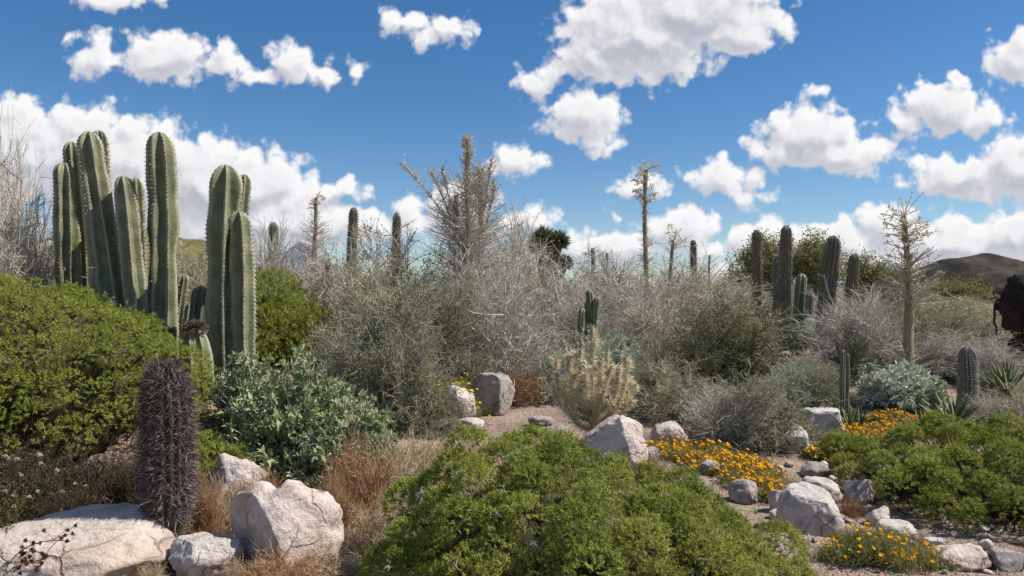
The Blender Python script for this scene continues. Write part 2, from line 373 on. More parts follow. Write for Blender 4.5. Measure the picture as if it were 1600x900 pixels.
M_leaf_silver = plant_mat('silver_green_leaf', (.19, .24, .105), (.48, .51, .31), .22, patch=(.24, .30, .12), patch_scale=2.2)
M_leaf_white = plant_mat('whitish_leaf', (.34, .38, .27), (.74, .76, .66), .18, patch=(.32, .38, .20), patch_scale=2.2)
M_leaf_brown_shade = plant_mat('shaded_bronze_leaf', (.06, .045, .028), (.15, .125, .06), .2, patch=(.09, .11, .04), patch_scale=3)  # bronze darkened too, for the shadow under the huge mound
M_bark = plant_mat('grey_bark', (.12, .095, .07), (.26, .21, .16), patch=(.20, .17, .12), patch_scale=4)
M_boojum = plant_mat('boojum_bark', (.17, .145, .095), (.36, .31, .21), patch=(.23, .20, .13), patch_scale=4)
M_gold = plant_mat('golden_bloom', (.50, .40, .25), (.78, .67, .48), .2)
M_flower = plant_mat('yellow_petal', (.74, .30, .006), (.86, .46, .015), .25)
M_flower_pale = plant_mat('lemon_petal', (.75, .50, .03), (.85, .62, .08), .25)
M_petal_white = plant_mat('cream_petal', (.55, .48, .42), (.80, .74, .68), .2)
M_seed = plant_mat('dry_seed_head', (.07, .035, .025), (.16, .085, .06))
M_agave = plant_mat('agave_blade', (.10, .135, .06), (.28, .30, .16), .08)
M_cardon = cactus_mat('cardon_skin', (.115, .126, .064), (.245, .245, .135), (.46, .42, .31))
M_cactus_d = cactus_mat('dark_cactus_skin', (.075, .092, .048), (.15, .155, .085), (.34, .30, .24))
M_cactus_b = cactus_mat('brownish_cactus_skin', (.10, .10, .062), (.16, .15, .10), (.32, .27, .22))
M_barrel = cactus_mat('barrel_skin', (.050, .055, .032), (.085, .080, .05), (.14, .10, .085))
M_pad = cactus_mat('pad_skin', (.10, .13, .075), (.16, .19, .11), (.30, .28, .2))
M_spine = plant_mat('pale_spine', (.36, .32, .26), (.62, .57, .48))
M_spine_br = plant_mat('brown_grey_spine', (.19, .14, .115), (.44, .36, .30))
M_spine_red = plant_mat('reddish_spine', (.062, .040, .036), (.44, .36, .32))
M_spine_wool = plant_mat('woolly_spine', (.34, .31, .28), (.62, .58, .54))
M_cholla = plant_mat('straw_spine', (.58, .48, .30), (.92, .84, .64), .2)
M_cholla_skin = plant_mat('cholla_skin', (.34, .28, .15), (.42, .36, .2))
M_rock = rock_mat('pale_pink_rock', (.72, .625, .57), (.54, .40, .31), (.36, .27, .22), 1.0, .5)
M_rock_w = rock_mat('white_rock', (.70, .64, .595), (.55, .45, .375), (.36, .30, .26), 1.2, .45)
M_rock_g = rock_mat('greyish_rock', (.50, .44, .40), (.34, .28, .24), (.14, .13, .13), 1.2, .8)
M_rock_p = rock_mat('smooth_cream_rock', (.68, .585, .50), (.54, .42, .33), (.34, .26, .21), .8, .4)
M_blackened = rock_mat('blackened_surface', (.045, .038, .036), (.075, .055, .045), (.015, .013, .012), 3, .6)
M_hill = hill_mat('cloud_shaded_hill', (.035, .033, .028), (.08, .07, .055), .12)  # cloud shadow on the hill is put into this dark colour
M_hill_g = hill_mat('green_hill', (.08, .075, .03), (.17, .14, .065), .12)
M_mount = hill_mat('hazy_mountain', (.10, .115, .15), (.17, .18, .22), .01)  # bluish air haze is mixed into the rock colour

# ------------------------------------------------------------------ ground, hills
def build_ground():
    r = np.concatenate([[0.0], np.geomspace(.6, 30, 105), np.geomspace(31, 6000, 40)]); na = 260
    a = np.linspace(0, 2 * np.pi, na, endpoint=False)
    X = r[:, None] * np.sin(a); Y = r[:, None] * np.cos(a)
    Z = height(X, Y) - 1.2 * sst(r, 60, 400)[:, None]
    V = np.stack([X, Y, Z], -1).reshape(-1, 3)
    i = np.arange(len(r) - 1)[:, None] * na; j = np.arange(na)[None, :]; j2 = (j + 1) % na
    F = np.stack([i + j, i + na + j, i + na + j2, i + j2], -1).reshape(-1, 4)
    mb = MB(); mb.add(V, F); o = mb.obj('ground', M_soil, smooth=True); o['kind'] = 'structure'
build_ground()
def build_hill(name, cx, cy, rx, ry, hgt, mat, seed, prof=1.6, base=-2.0):
    n = 72; g = np.linspace(-1, 1, n); X, Y = np.meshgrid(g, g)
    rr = np.sqrt(X * X + Y * Y); Z = np.clip(1 - rr, 0, 1) ** prof
    p = np.stack([X.ravel() * 4, Y.ravel() * 4, 0 * X.ravel()], 1)
    Z = Z * (1 + .22 * fbm(p, 6, seed).reshape(n, n) * np.clip(rr * 2.5, 0, 1)) + .006 * fbm(p * 14, 3, seed + 9).reshape(n, n) * (rr < .95)
    V = np.stack([cx + X * rx, cy + Y * ry, base + Z * hgt], -1).reshape(-1, 3)
    i = np.arange(n - 1)[:, None] * n; j = np.arange(n - 1)[None, :]
    F = np.stack([i + j, i + j + 1, i + n + j + 1, i + n + j], -1).reshape(-1, 4)
    mb = MB(); mb.add(V, F); o = mb.obj(name, mat, smooth=True); o['kind'] = 'structure'
d = 420.; build_hill('hill', (1540 - 800) / FPX * d, d, 96, 100, 31, M_hill, 3, 1.0, -4)
d = 160.; build_hill('hill', (215 - 800) / FPX * d, d, 45, 45, 19, M_hill_g, 8, .9, -2)
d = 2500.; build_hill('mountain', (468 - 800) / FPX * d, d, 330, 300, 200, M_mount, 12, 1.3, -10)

# ------------------------------------------------------------------ rocks
def rock(px, d, wpx, hpx, mat, label, seed, cuts=(), depth=.85, sub=4, rz=0, sink=.26, rough=.13, name='boulder', group=None, xyz=None, tilt=0, notch=0):
    rng = np.random.default_rng(seed)
    bm = bmesh.new(); bmesh.ops.create_icosphere(bm, subdivisions=sub, radius=1)
    V = np.array([v.co[:] for v in bm.verts]); F = np.array([[v.index for v in f.verts] for f in bm.faces]); bm.free()
    V = V * (1 + .20 * fbm(V * .9 + seed * 3.1, 2, seed)[:, None])
    if not len(cuts):
        cuts = [(*rdirs(rng, 1, -.3, 1)[0], rng.uniform(.62, .85)) for _ in range(7)]
    for (a, b, c, dd) in cuts:
        n = np.array([a, b, c], float); n /= np.linalg.norm(n)
        t = V @ n - dd; V = V - np.where(t > 0, t * .93, 0)[:, None] * n
    n_ = norm(V)
    V = V + n_ * (rough * .55 * fbm(V * 2.6 + seed, 3, seed + 1) + rough * .28 * fbm(V * 8 + seed, 3, seed + 4))[:, None]
    if notch: V[:, 2] -= notch * np.exp(-((V[:, 0] + .12 - .1 * V[:, 1]) / .16) ** 2) * (V[:, 2] > 0) * np.clip(V[:, 2], 0, 1)
    lo, hi = V.min(0), V.max(0); V = (V - (lo + hi) / 2) / ((hi - lo) / 2)
    s = d / FPX; wx = wpx * s / 2; hz = hpx * s / 2 * (1 + sink); wy = wx * depth
    V = V * [wx, wy, hz]; V[:, 2] += hz * (1 - 2 * sink)
    mb = MB(); mb.add(V, F)
    x, y, z = G(px, d) if xyz is None else xyz
    o = mb.obj(name, mat, smooth=True, loc=(x, y, z)); o.rotation_euler = (0, math.radians(tilt), math.radians(rz))
    return tag(o, label, 'rock', group)

rock(112, 4.75, 330, 92, M_rock_p, 'broad flat cream boulder with dry seed stalks over it, beside the spiny cactus', 11, depth=.62, sub=5, sink=.25, rough=.10,
     cuts=[(0, -.35, 1, .42), (.75, -.3, .6, .70), (-.5, 0, .9, .66), (0, -1, .3, .8)])
rock(441, 4.86, 182, 146, M_rock, 'big pale notched boulder with a dark left face, beside dry brown grass', 21, depth=.8, sub=5, sink=.24, rough=.12,
     cuts=[(-.80, -.70, -.12, .46), (.50, -.72, .45, .66), (.6, -.1, .8, .80), (1, -.1, .1, .86)], notch=.22)
rock(322, 4.72, 116, 62, M_rock_w, 'small rounded white rock at the foot of the spiny cactus', 33, depth=.8, sub=5, sink=.26, rough=.12,
     cuts=[(0, 0, 1, .62), (.4, -.6, .7, .8), (-.6, -.5, .4, .8)])
rock(372, 6.35, 84, 78, M_rock, 'stained upright rock half hidden under the silvery brittlebush', 41, rough=.2)
rock(343, 5.8, 52, 34, M_rock, 'low knobbly rock behind the pale notched boulder', 43, rough=.2)
rock(768, 9.25, 74, 62, M_rock_g, 'upright rock with grey left face and pink right face beside rusty dry shrub', 51, cuts=[(-.45, -1, .1, .45), (.8, -.6, .0, .62), (0, 0, 1, .8), (.4, -.2, .9, .82)], sink=.08)
rock(712, 8.85, 66, 56, M_rock_w, 'rounded pale rock below the yellow blooms, twigs over its left side', 53, sink=.12)
rock(963, 7.05, 98, 82, M_rock, 'pointed pale boulder standing right of the straw coloured cholla', 61, sub=5, depth=.8, sink=.06, rough=.10,
     cuts=[(-.55, -1, .18, .40), (.80, -.62, .40, .44), (-.6, .0, .8, .55), (.35, .3, .9, .62), (1, .1, .1, .75)])
rock(1046, 7.7, 60, 42, M_rock, 'squat rock half under the grey olive shrub', 63)
rock(1018, 7.2, 34, 20, M_rock_g, 'small dull stone between pointed boulder and grey shrub', 64)
rock(1284, 8.3, 68, 44, M_rock_w, 'flat-topped pale block beside the yellow flower bed', 65, cuts=[(0, 0, 1, .5), (-.2, -1, .1, .6), (.9, -.3, .2, .7), (-1, 0, .2, .7)], sink=.1)
rock(1246, 7.7, 34, 44, M_rock_w, 'upright whitish stone left of the flat-topped pale block', 66)
rock(1163, 6.25, 48, 36, M_rock_g, 'grey pointed stone among orange flowers above the green mound', 71, cuts=[(-.5, -.8, .4, .5), (.8, -.5, .4, .55), (0, .2, 1, .75)])
rock(1108, 6.9, 40, 22, M_rock_g, 'low stone in the middle of the orange flower drift', 72)
rock(1217, 6.05, 32, 38, M_rock_w, 'narrow white stone at the end of the orange flower drift', 73)
rock(1262, 5.62, 96, 76, M_rock_w, 'large smooth white boulder at the right foot of the central green mound', 74, sub=5, sink=.24, rough=.08,
     cuts=[(.1, -.3, 1, .62), (.75, -.35, .6, .72), (-.3, -1, .2, .72), (1, 0, 0, .85)])
rock(1283, 6.35, 62, 36, M_rock_w, 'low whitish rock in the gravel behind the smooth white boulder', 75, rough=.2)
rock(1347, 6.35, 54, 38, M_rock_g, 'angular grey-brown rock at the left edge of the right green mound', 76, cuts=[(-.4, -.7, .6, .5), (.7, -.6, .3, .55), (0, .3, 1, .7)])
rock(1273, 7.0, 46, 24, M_rock_g, 'dark low stone on the gravel in front of the flower bed', 77)
rock(1372, 5.8, 42, 30, M_rock, 'pinkish stone in the gravel under the right green mound', 78)
rock(1401, 5.45, 66, 30, M_rock_w, 'flat white slab behind the yellow flowering herb', 79, cuts=[(0, 0, 1, .5), (.8, -.3, .5, .7)])
rock(1459, 5.2, 34, 22, M_rock_w, 'small blocky white stone right of the yellow flowering herb', 80, cuts=[(0, 0, 1, .6), (1, -.4, 0, .6), (-.3, -1, 0, .6)])
rock(1497, 4.9, 96, 34, M_rock_p, 'long low cream rock lying in the gravel by the yellow flowering herb', 81, rough=.2)
rock(1572, 4.85, 58, 34, M_rock_g, 'grey angular stone beyond the long low cream rock', 82)
rock(1540, 5.2, 26, 16, M_rock, 'fist sized stone between the cream rock and the mound', 83)
rock(1215, 5.9, 30, 16, M_rock, 'small flat stone touching the smooth white boulder', 84)
rock(735, 8.5, 44, 20, M_rock_w, 'flat pale stone in front of the rounded pale rock', 85)
rock(845, 8.6, 40, 16, M_rock_g, 'low dull stone just behind the green mound crest', 86)
rock(875, 8.3, 26, 14, M_rock_g, 'little dull stone left of the cholla', 87)
_r = np.random.default_rng(5)
for k in range(46):
    px = float(_r.uniform(1215, 1590)); dd = float(_r.uniform(4.7, 7.2))
    rock(px, dd, float(_r.uniform(9, 22)), float(_r.uniform(6, 13)), [M_rock, M_rock_w, M_rock_g][k % 3], 'loose small stone scattered on the gravel slope', 300 + k, sub=2, name='stone', group='loose stones on the gravel', rz=k * 40)
def gravel():
    rng = np.random.default_rng(77); n = 4500
    px = np.concatenate([rng.uniform(1180, 1640, n * 2 // 3), rng.uniform(300, 900, n - n * 2 // 3)]); dd = rng.uniform(4.3, 11, n)
    x = (px - 800) / FPX * dd; z = height(x, dd); s = rng.uniform(.004, .014, n) * (1 + (rng.random(n) < .06) * 1.2)
    oc = np.array([[1, 0, 0], [-1, 0, 0], [0, 1, 0], [0, -1, 0], [0, 0, .7], [0, 0, -.7]], float)
    V = oc[None] * (1 + .35 * rng.normal(size=(n, 6, 1))) * s[:, None, None] + np.stack([x, dd, z + s * .3], 1)[:, None, :]
    f = np.array([[0, 2, 4], [2, 1, 4], [1, 3, 4], [3, 0, 4], [2, 0, 5], [1, 2, 5], [3, 1, 5], [0, 3, 5]])
    F = (np.arange(n)[:, None, None] * 6 + f[None]).reshape(-1, 3)
    mb = MB(); mb.add(V.reshape(-1, 3), F, np.repeat(rng.random(n), 6))
    o = mb.obj('gravel', plant_mat('gravel_stone', (.20, .13, .095), (.50, .41, .34)), kind='stuff')
    tag(o, 'fine pinkish brown gravel strewn over the soil', 'gravel')
gravel()

# ------------------------------------------------------------------ mound shrubs (feathery bright green foliage in clumps)
def mound(px, d, rx, ry, h, n_lump, lump_r, n_leaf, mat, label, seed, leaf=(.030, .005), expo=2.0, peak=0.0, name='mounded_shrub', n_dead=60, x=None, inset=.5, zmin=0, gap=1.1):
    rng = np.random.default_rng(seed)
    if x is None: x = (px - 800) / FPX * d
    z0 = H(x, d)
    root = thing(name, label, 'shrub', (x, d, z0), group=None)
    # clump centres spread over the dome
    cand = rdirs(rng, 9000, -.02, 1)
    def dome(u):
        rr = np.sqrt(u[:, 0] ** 2 + u[:, 1] ** 2); zz = (1 - np.clip(rr, 0, 1) ** expo) ** (1 / expo) if expo != 2 else np.sqrt(np.clip(1 - rr ** 2, 0, 1))
        p = np.stack([u[:, 0] * rx + peak * zz * rx, u[:, 1] * ry, zz * h], 1)
        bump = 1 + .09 * fbm(u * 2.4 + seed, 2, seed)
        return p * bump[:, None]
    P = dome(cand); keep = np.zeros((0, 3))
    for p in P:
        md = lump_r * (gap + .55 * abs(math.sin(p[0] * 31.7 + p[1] * 17.3)))
        if len(keep) == 0 or np.min(np.sum((keep - p) ** 2, 1)) > md * md: keep = np.vstack([keep, p])
    C = keep[keep[:, 2] > zmin]; nl = len(C)
    nrm = norm(C / np.array([rx, ry, h]) ** 2)
    nrm[:, 2] = np.maximum(nrm[:, 2], .05); nrm = norm(nrm)
    lr = lump_r * rng.uniform(.75, 1.3, nl); C = C - nrm * (lr * (inset + rng.uniform(-.45, .55, nl)))[:, None]
    C[:, 2] = np.maximum(C[:, 2], lr * .35)
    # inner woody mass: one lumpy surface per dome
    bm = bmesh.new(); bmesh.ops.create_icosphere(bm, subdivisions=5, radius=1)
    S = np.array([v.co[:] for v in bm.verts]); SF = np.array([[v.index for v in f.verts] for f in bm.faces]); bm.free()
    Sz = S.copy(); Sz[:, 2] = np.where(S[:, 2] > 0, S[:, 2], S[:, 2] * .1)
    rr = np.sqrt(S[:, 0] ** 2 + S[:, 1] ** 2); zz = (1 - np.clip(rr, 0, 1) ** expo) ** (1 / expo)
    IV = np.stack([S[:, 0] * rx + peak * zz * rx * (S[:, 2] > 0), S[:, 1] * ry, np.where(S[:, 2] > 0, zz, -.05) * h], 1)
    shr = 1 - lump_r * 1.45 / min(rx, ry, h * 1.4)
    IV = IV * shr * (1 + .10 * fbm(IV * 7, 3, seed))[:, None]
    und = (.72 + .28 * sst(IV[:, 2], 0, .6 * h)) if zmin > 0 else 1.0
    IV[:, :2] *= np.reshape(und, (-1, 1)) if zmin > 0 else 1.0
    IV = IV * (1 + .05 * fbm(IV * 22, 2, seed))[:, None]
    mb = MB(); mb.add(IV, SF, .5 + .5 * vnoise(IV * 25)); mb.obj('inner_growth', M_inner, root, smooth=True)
    ns_ = 900 if zmin > 0 else 300
    k = rng.integers(0, nl, ns_); e_ = C[k] + rng.normal(size=(ns_, 3)) * lr[k][:, None] * .5; e_[:, 2] = np.maximum(e_[:, 2], .05)
    b_ = e_ * [.55, .55, 0] + rng.normal(size=(ns_, 3)) * [.12, .12, 0] * min(1, rx)
    if zmin > 0: b_[:ns_ // 2] = e_[:ns_ // 2] * [.88, .88, 0]; e_[:ns_ // 2, 2] *= rng.uniform(.2, .9, ns_ // 2)
    Vt, Ft = tubes(bez(b_, (b_ + e_) / 2 + rng.normal(size=b_.shape) * .05, e_, 4), np.array([.006, .005, .004, .002]), 3, rng)
    mb = MB(); mb.add(Vt, Ft, np.repeat(rng.random(ns_), 12)); mb.obj('dead_stem', M_deadstem_shade, root, kind='stuff')
    # feathery sprigs on each clump
    front = np.where(C[:, 1] > .45 * ry, .45, 1.0)
    wgt = lr ** 2 * front; li = rng.choice(nl, size=max(1, n_leaf // 14), p=wgt / wgt.sum())
    dd = rdirs(rng, len(li)); dd = norm(dd + nrm[li] * .55 + np.array([0, 0, .35]))
    bumpy = 1 + .12 * fbm(C[li] * 9 + dd * 2.6, 2, seed + 3)
    sp = C[li] + dd * (lr[li] * bumpy * rng.uniform(.80, 1.0, len(li)))[:, None]
    nin = len(li) // 8; ii = rng.choice(np.where(IV[:, 2] > .12 * h)[0], nin); inn = norm(IV[ii] / np.array([rx, ry, h]) ** 2)
    dd = np.concatenate([dd[:len(li) - nin], norm(inn + rng.normal(size=(nin, 3)) * .5)]); sp = np.concatenate([sp[:len(li) - nin], IV[ii] * rng.uniform(.99, 1.06, (nin, 1)) + rng.normal(size=(nin, 3)) * .02])
    ld = np.repeat(dd, 14, 0); lp = np.repeat(sp, 14, 0); n = len(lp)
    lp = lp + ld * (np.tile(np.linspace(-.6, .5, 14), len(li)) * leaf[0] * 1.3)[:, None] + rng.normal(size=(n, 3)) * leaf[0] * .12
    dv = norm(ld * .6 + rng.normal(size=(n, 3)) * .75 + np.array([0, 0, .05]))
    L = leaf[0] * rng.uniform(.6, 1.25, n); W = leaf[1] * rng.uniform(.7, 1.3, n)
    V, F = leaf_tri(lp, dv, L, W, rng, up=ld * .8 + np.array([0, 0, .5]))
    ti = np.clip(np.repeat(rng.beta(2, 2, len(li)) * .6, 14) + rng.random(n) * .4 + np.repeat((.30 * vnoise(C[li] * 3.3, seed) + rng.uniform(-.25, .25, nl)[li]), 14), 0, 1)
    ok = V.reshape(-1, 3, 3)[:, :, 2].min(1) > -.02
    F = F[ok]
    T = np.repeat(ti, 3); T[2::3] = np.clip(T[2::3] + .25, 0, 1)
    mb = MB(); mb.add(V, F, T); mb.obj('foliage', mat, root, kind='stuff')
    # silvery dead sprigs showing between clumps
    if n_dead:
        k = rng.integers(0, nl, n_dead); cp = C[k] + nrm[k] * (lr[k] * .85)[:, None] + rng.normal(size=(n_dead, 3)) * lr[k][:, None] * .55
        m = 9; a = np.repeat(cp, m, 0); dv = norm(np.repeat(nrm[k], m, 0) + rng.normal(size=(n_dead * m, 3)) * .8)
        Lh = rng.uniform(.015, .05, n_dead * m) * leaf[0] / .03
        Pq = bez(a, a + dv * Lh[:, None] * .5 + rng.normal(size=a.shape) * .006, a + dv * Lh[:, None], 2)
        Vt, Ft = tubes(Pq, np.array([.0018, .0008]) * (leaf[0] / .03), 3, rng)
        mb = MB(); mb.add(Vt, Ft, np.repeat(rng.random(n_dead * m), 6)); mb.obj('dead_sprig', M_deadtwig, root, kind='stuff')
    return root

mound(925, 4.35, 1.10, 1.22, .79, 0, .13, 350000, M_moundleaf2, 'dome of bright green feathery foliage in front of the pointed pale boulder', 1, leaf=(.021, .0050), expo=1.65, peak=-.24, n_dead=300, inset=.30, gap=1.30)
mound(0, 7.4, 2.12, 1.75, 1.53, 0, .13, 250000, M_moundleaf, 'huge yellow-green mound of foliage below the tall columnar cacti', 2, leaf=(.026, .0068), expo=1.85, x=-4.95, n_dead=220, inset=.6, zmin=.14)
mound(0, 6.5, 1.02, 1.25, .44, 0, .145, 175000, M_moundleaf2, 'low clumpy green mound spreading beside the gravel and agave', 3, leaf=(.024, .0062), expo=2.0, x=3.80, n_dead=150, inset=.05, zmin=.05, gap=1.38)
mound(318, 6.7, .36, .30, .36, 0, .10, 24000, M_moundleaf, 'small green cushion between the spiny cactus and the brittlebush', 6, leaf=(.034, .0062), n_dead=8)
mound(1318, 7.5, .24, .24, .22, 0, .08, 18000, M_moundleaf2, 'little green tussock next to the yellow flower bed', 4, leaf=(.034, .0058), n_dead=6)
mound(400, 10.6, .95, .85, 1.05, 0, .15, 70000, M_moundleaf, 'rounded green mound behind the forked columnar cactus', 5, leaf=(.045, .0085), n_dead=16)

# ------------------------------------------------------------------ columnar cacti
def column(parent, base, top, rad, ribs, mat, spmat, seed, amp=.26, spacing=.035, spl=.022, nsp=6, rings=70, sway=.04, waist=True, bulge=.07, taper=.85, topcap=None, name='stem', spread=1.0):
    rng = np.random.default_rng(seed); base = np.array(base, float); top = np.array(top, float)
    t = np.linspace(0, 1, rings); Ltot = np.linalg.norm(top - base)
    path = base[None] * (1 - t)[:, None] + top[None] * t[:, None]
    ph = rng.uniform(0, 6.28, 2)
    path[:, 0] += sway * np.sin(t * 3.4 + ph[0]) * t * (1 - .3 * t); path[:, 1] += sway * np.sin(t * 2.7 + ph[1]) * t
    s = t * Ltot
    prof = rad * (1 + bulge * fbm(np.stack([s * 3.5, 0 * s + seed, 0 * s], 1), 3, seed)) * (taper + (1 - taper) * np.sin(np.pi * np.clip(t * .8 + .1, 0, 1)))
    cap = rad * 1.25; u = np.clip((Ltot - s) / cap, 0, 1); prof = prof * np.sqrt(np.clip(1 - (1 - u) ** 2, 0.0025, 1))
    # even out the rings towards the tip
    spr = 8; na = ribs * spr; th = np.arange(na) / na * 2 * np.pi
    crest = np.abs(np.cos(ribs * th / 2)); crest = 1 - np.abs(np.sin(ribs * th / 2)) ** .9
    tw = .25 * np.sin(t * 2.0 + ph[0])
    TH = th[None] + tw[:, None]
    # areole scallop along each rib
    sc_ = .05 * np.cos(2 * np.pi * s / spacing)[:, None] * crest[None] if rings > 60 else 0
    dent = .10 * fbm(np.stack([np.repeat(s * 2.2, na), np.tile(np.cos(th) * 1.2, rings), np.tile(np.sin(th) * 1.2, rings) + seed], 1), 3, seed + 2).reshape(rings, na)
    R = prof[:, None] * (1 - amp + amp * 1.25 * crest[None] + sc_ + dent * 1.3)
    V = np.stack([path[:, None, 0] + R * np.cos(TH), path[:, None, 1] + R * np.sin(TH), path[:, None, 2] + 0 * R], -1)
    i = np.arange(rings - 1)[:, None] * na; j = np.arange(na)[None]; j2 = (j + 1) % na
    F = np.stack([i + j, i + j2, i + na + j2, i + na + j], -1).reshape(-1, 4)
    T = np.tile(np.clip((crest - .72) / .28, 0, 1) * .8, (rings, 1))
    mb = MB(); mb.add(V.reshape(-1, 3), F, T.ravel())
    mb.add(path[-1:] + [[0, 0, rad * .03]], np.zeros((0, 3), int)); k0 = (rings - 1) * na; last = rings * na
    mb.F.append(np.stack([k0 + np.arange(na), k0 + (np.arange(na) + 1) % na, np.full(na, last)], 1))
    o = mb.obj(name, mat, parent, smooth=True)
    # spine clusters on the crests
    ns = max(3, int(Ltot / spacing)); ts = (np.arange(ns) + .5) / ns
    kk = np.clip(ts * (rings - 1), 0, rings - 1.001); k = kk.astype(int); f = kk - k
    rr = prof[k] * (1 - f) + prof[k + 1] * f; pp = path[k] * (1 - f)[:, None] + path[k + 1] * f[:, None]
    ang = (np.arange(ribs) / ribs * 2 * np.pi)[None] + (.25 * np.sin(ts * 2.0 + ph[0]))[:, None] + 0
    rd = np.stack([np.cos(ang), np.sin(ang), 0 * ang], -1)
    tipb = sst(ts, 1 - rad * 2.4 / Ltot, 1)[:, None, None]; rd = norm(rd + np.array([0, 0, 1.2]) * tipb)
    pos = pp[:, None] + rd * [1, 1, 0] * (rr * (1 + amp * .25))[:, None, None]
    pos = pos.reshape(-1, 3); rd = rd.reshape(-1, 3)
    P0 = np.repeat(pos, nsp, 0); D = norm(np.repeat(rd, nsp, 0) + rng.normal(size=(len(P0), 3)) * .75 * spread)
    L = spl * rng.uniform(.5, 1.3, len(P0)); Wd = np.maximum(spl * .16, .0028) * np.ones(len(P0))
    Vs, Fs = leaf_tri(P0 - D * .004, D, L, Wd, rng)
    mb = MB(); mb.add(Vs, Fs, np.repeat(rng.random(len(P0)), 3)); mb.obj('spine_cover', spmat, o, kind='stuff')
    return o
def col_px(root, loc, pxb, pyb, pxt, pyt, wpx, d, **k):
    s = d / FPX
    b = np.array([(pxb - 800) * s, d, zat(pyb, d)]) - loc; t = np.array([(pxt - 800) * s, d + k.pop('lean', 0), zat(pyt, d)]) - loc
    return column(root, b, t, wpx * s / 2, **k)

def cardon():
    loc = np.array(G(190, 9.3)); r = thing('columnar_cactus', 'clump of tall grey-green ribbed cactus columns rising behind the yellow-green mound', 'cactus', loc)
    A = dict(mat=M_cardon, spmat=M_spine, ribs=6, spl=.034, nsp=6, spacing=.045, rings=130, amp=.46)
    for i, (pb, yb, pt, yt, wd, dd, lean, rb) in enumerate([
        (118, 600, 97, 254, 42, 9.55, 0, 7), (140, 600, 114, 222, 32, 9.95, 0, 8), (186, 590, 142, 205, 50, 9.25, 0, 6), (172, 590, 160, 204, 30, 9.65, 0, 10),
        (232, 590, 186, 274, 36, 9.0, 0, 5), (226, 590, 207, 277, 30, 9.5, 0, 6), (256, 592, 248, 206, 48, 9.15, 0, 6), (272, 595, 284, 428, 24, 9.5, 0, 7), (288, 598, 296, 470, 22, 9.3, 0, 7)]):
        k = dict(A); k['ribs'] = rb; k['rings'] = 130 if i < 7 else 60
        col_px(r, loc, pb, yb, pt, yt, wd * .84, dd, seed=100 + i, **k)
    loc = np.array(G(360, 8.8)); r = thing('columnar_cactus', 'thick forked cactus column standing just behind the silvery brittlebush', 'cactus', loc)
    A['ribs'] = 6
    col_px(r, loc, 352, 612, 351, 258, 54, 8.75, seed=121, **A)
    col_px(r, loc, 388, 612, 371, 330, 33, 8.70, seed=122, **{**A, 'ribs': 5})
    col_px(r, loc, 374, 400, 377, 272, 24, 8.95, seed=123, **{**A, 'rings': 60})
    x, y, z = G(310, 9.05); r = thing('young_cactus', 'short dark cactus stub between the two tall columnar cacti', 'cactus', (x, y, z))
    column(r, (0, 0, -.05), (0, 0, zat(446, 9.05) - z), .105, 8, M_cactus_d, M_spine_br, 131, spacing=.05, rings=40)
    x, y, z = G(306, 8.35); r = thing('young_cactus', 'small ribbed cactus with a brown dried crown in front of the dark stub', 'cactus', (x, y, z))
    column(r, (0, 0, -.05), (0, 0, zat(512, 8.35) - z), .15, 7, M_cardon, M_spine, 132, spacing=.05, rings=40, amp=.34)
    rng = np.random.default_rng(9); dv = rdirs(rng, 500, .0, 1); p = dv * [.085, .085, .055] + [0, 0, zat(512, 8.35) - z - .02]
    V, F = leaf_diamond(p, norm(dv + rng.normal(size=dv.shape) * .5), np.full(500, .06), np.full(500, .02), rng); mb = MB(); mb.add(V, F, np.repeat(rng.random(500), 4)); mb.obj('dried_crown', M_bark, r, kind='stuff')
cardon()

